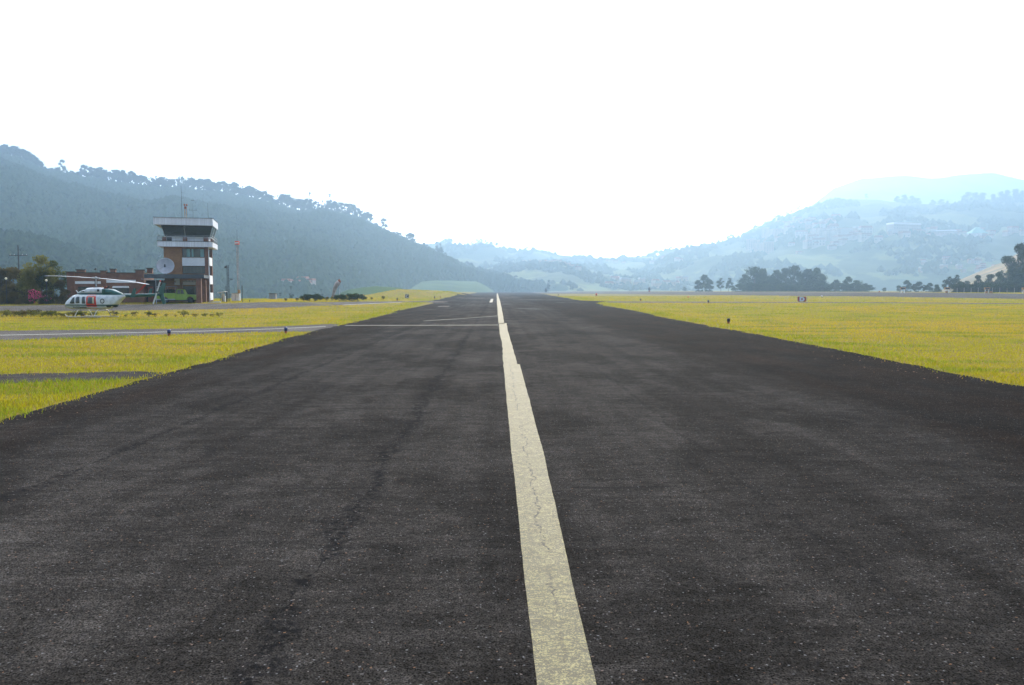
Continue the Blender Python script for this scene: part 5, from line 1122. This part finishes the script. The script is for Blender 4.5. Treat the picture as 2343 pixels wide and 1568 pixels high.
# main rotor
ms = MB(); ms.tube([(0, 0, 2.6), (0, 0, 3.5)], .055, 10); ms.build('mast', M['grey'], he)
MB().lathe([(.24, -.02), (.26, .02), (.1, .06), (.05, .12)], 16, (0, 0, 2.66)).build('mast_fairing', M['dark'], he)
b = MB(); [b.tube([(.11 * math.cos(a), .11 * math.sin(a), 2.68), (.16 * math.cos(a), .16 * math.sin(a), 3.42)], .018, 5) for a in (0, 1.57, 3.14, 4.71)]; b.build('pitch_links', M['dark'], he)
b = MB(); b.tube([(-.45, 0, 3.47), (.45, 0, 3.53)], .075, 8); b.lathe([(.0, 0), (.12, 0), (.12, .1), (.05, .16), (0, .17)], 12, (0, 0, 3.48)); b.tube([(-.1, -.3, 3.5), (.1, .3, 3.5)], .035, 6); b.build('rotor_head', M['grey'], he)
def mblade(pts, wdt, name):
    q = MB(); rings = []
    for i, (x, z) in enumerate(pts):
        w2 = wdt * (.55 if i == 0 else 1) / 2; rings.append([Vector((x, -w2, z)), Vector((x, -w2 * .4, z + .025)), Vector((x, w2, z + .008)), Vector((x, w2 * .2, z - .012))])
    return q.ring(rings).build(name, M['blade'], he)
mblade([(.4, 3.52), (.8, 3.545), (2, 3.62), (3.5, 3.69), (4.6, 3.72), (5.65, 3.73)], .36, 'rotor_blade')
mblade([(-.4, 3.48), (-.8, 3.45), (-2, 3.36), (-3.5, 3.22), (-4.6, 3.09), (-5.65, 2.93)], .36, 'rotor_blade')
b = MB(); b.tube([(-5.4, .0, 2.96), (-4.9, .0, 2.5), (-4.35, .02, 2.1)], .028, 5); b.tube([(-5.3, .03, 2.96), (-4.8, .05, 2.5), (-4.3, .06, 2.1)], .02, 5); b.build('tie_down_strap', M['door_red'], he)
# antenna blade on nose roof, skids
MB().prism([(2.05, 2.0), (2.25, 1.96), (2.62, 2.42), (2.56, 2.44)], -.34, -.32).build('wire_cutter', M['white'], he)
for sg in (1, -1):
    MB().tube([(2.55, sg * 1.0, .28), (2.38, sg * 1.0, .10), (2.1, sg * 1.0, .05), (-1.4, sg * 1.0, .05)], .04, 8).build('skid', M['alu'], he, True)
for x in (1.5, -.6):
    MB().tube([(x, -1.0, .06), (x, -.95, .15), (x, -.78, .45), (x, -.58, .66), (x, -.35, .735), (x, .35, .735), (x, .58, .66), (x, .78, .45), (x, .95, .15), (x, 1.0, .06)], .035, 8).build('cross_tube', M['alu'], he, True)
b = MB(); b.tube([(1.9, .5, .74), (1.95, .6, .5), (2.3, .6, .48)], .02, 5); b.build('step', M['grey'], he)
# emblem and lettering on the side
def onside(x, z, off=.022):
    y = sy(x, z); return Matrix.Translation((x, y + off, z)) @ Matrix.Rotation(R(180), 4, 'Z') @ FR
em = Matrix.Translation((-1.22, sy(-1.22, 1.46) + .03, 1.46)) @ Matrix.Rotation(R(7.5), 4, 'Z') @ Matrix.Rotation(R(180), 4, 'Z') @ FR
def disc(r0, r1, off, name, m, n_=28, star=None):
    q = MB(); z = off
    if star: pts = [Vector(((r1 if k % 2 == 0 else r0) * math.sin(math.pi * k / star), (r1 if k % 2 == 0 else r0) * math.cos(math.pi * k / star), 0)) for k in range(2 * star)]
    else: pts = [Vector((r1 * math.sin(2 * math.pi * k / n_), r1 * math.cos(2 * math.pi * k / n_), 0)) for k in range(n_)]
    q.ring([[em @ (p + Vector((0, 0, z - .004))) for p in pts], [em @ (p + Vector((0, 0, z))) for p in pts]]); return q.build(name, m, he)
disc(0, .215, .0, 'emblem', M['signblack']); disc(0, .145, .005, 'emblem_field', M['blade']); disc(.06, .13, .010, 'emblem_star', M['letter'], star=5)
disc(0, .035, .014, 'emblem_centre', M['teal'])
t_ = text('lettering', 'POLICIA NACIONAL', .17, M['signblack'], he, Matrix.Translation((1.32, .0, .0)), .002, .007, 1.0)
me = t_.data
for v in me.vertices:
    xx = v.co.x - 1.32 * 1.0; lx_ = 1.32 - xx; lz_ = .87 + v.co.y; v.co = Vector((lx_, sy(lx_, lz_) + .008 + v.co.z, lz_))
t2 = text('cowling_lettering', 'PNC', .1, M['signblack'], he, Matrix.Identity(4), .002, .003)
for v in t2.data.vertices:
    lx_ = 1.0 - v.co.x; v.co = Vector((lx_, .432 + v.co.z, 2.30 + v.co.y))
# ------------------------------------------------------------------ haze
hm = bpy.data.materials.new('haze'); hm.use_nodes = True; n, l = nodes(hm)
n.remove(n['Principled BSDF']); ad = n.new('ShaderNodeAddShader'); l.new(ad.outputs[0], n['Material Output'].inputs['Volume'])
for i, (dn, cl, g) in enumerate(((.00016, (1.0, .84, .70, 1), .74), (.00029, (.06, .44, .86, 1), .05))):
    pv = n.new('ShaderNodeVolumePrincipled'); l.new(pv.outputs[0], ad.inputs[i]); pv.inputs['Density'].default_value = dn; pv.inputs['Color'].default_value = cl; pv.inputs['Anisotropy'].default_value = g
hb = MB(); hb.box(-5200, 5200, -700, 5000, -28, 800)
ho = hb.build('haze', hm); tag(ho, 'pale blue haze filling the valley', 'haze', kind='stuff')
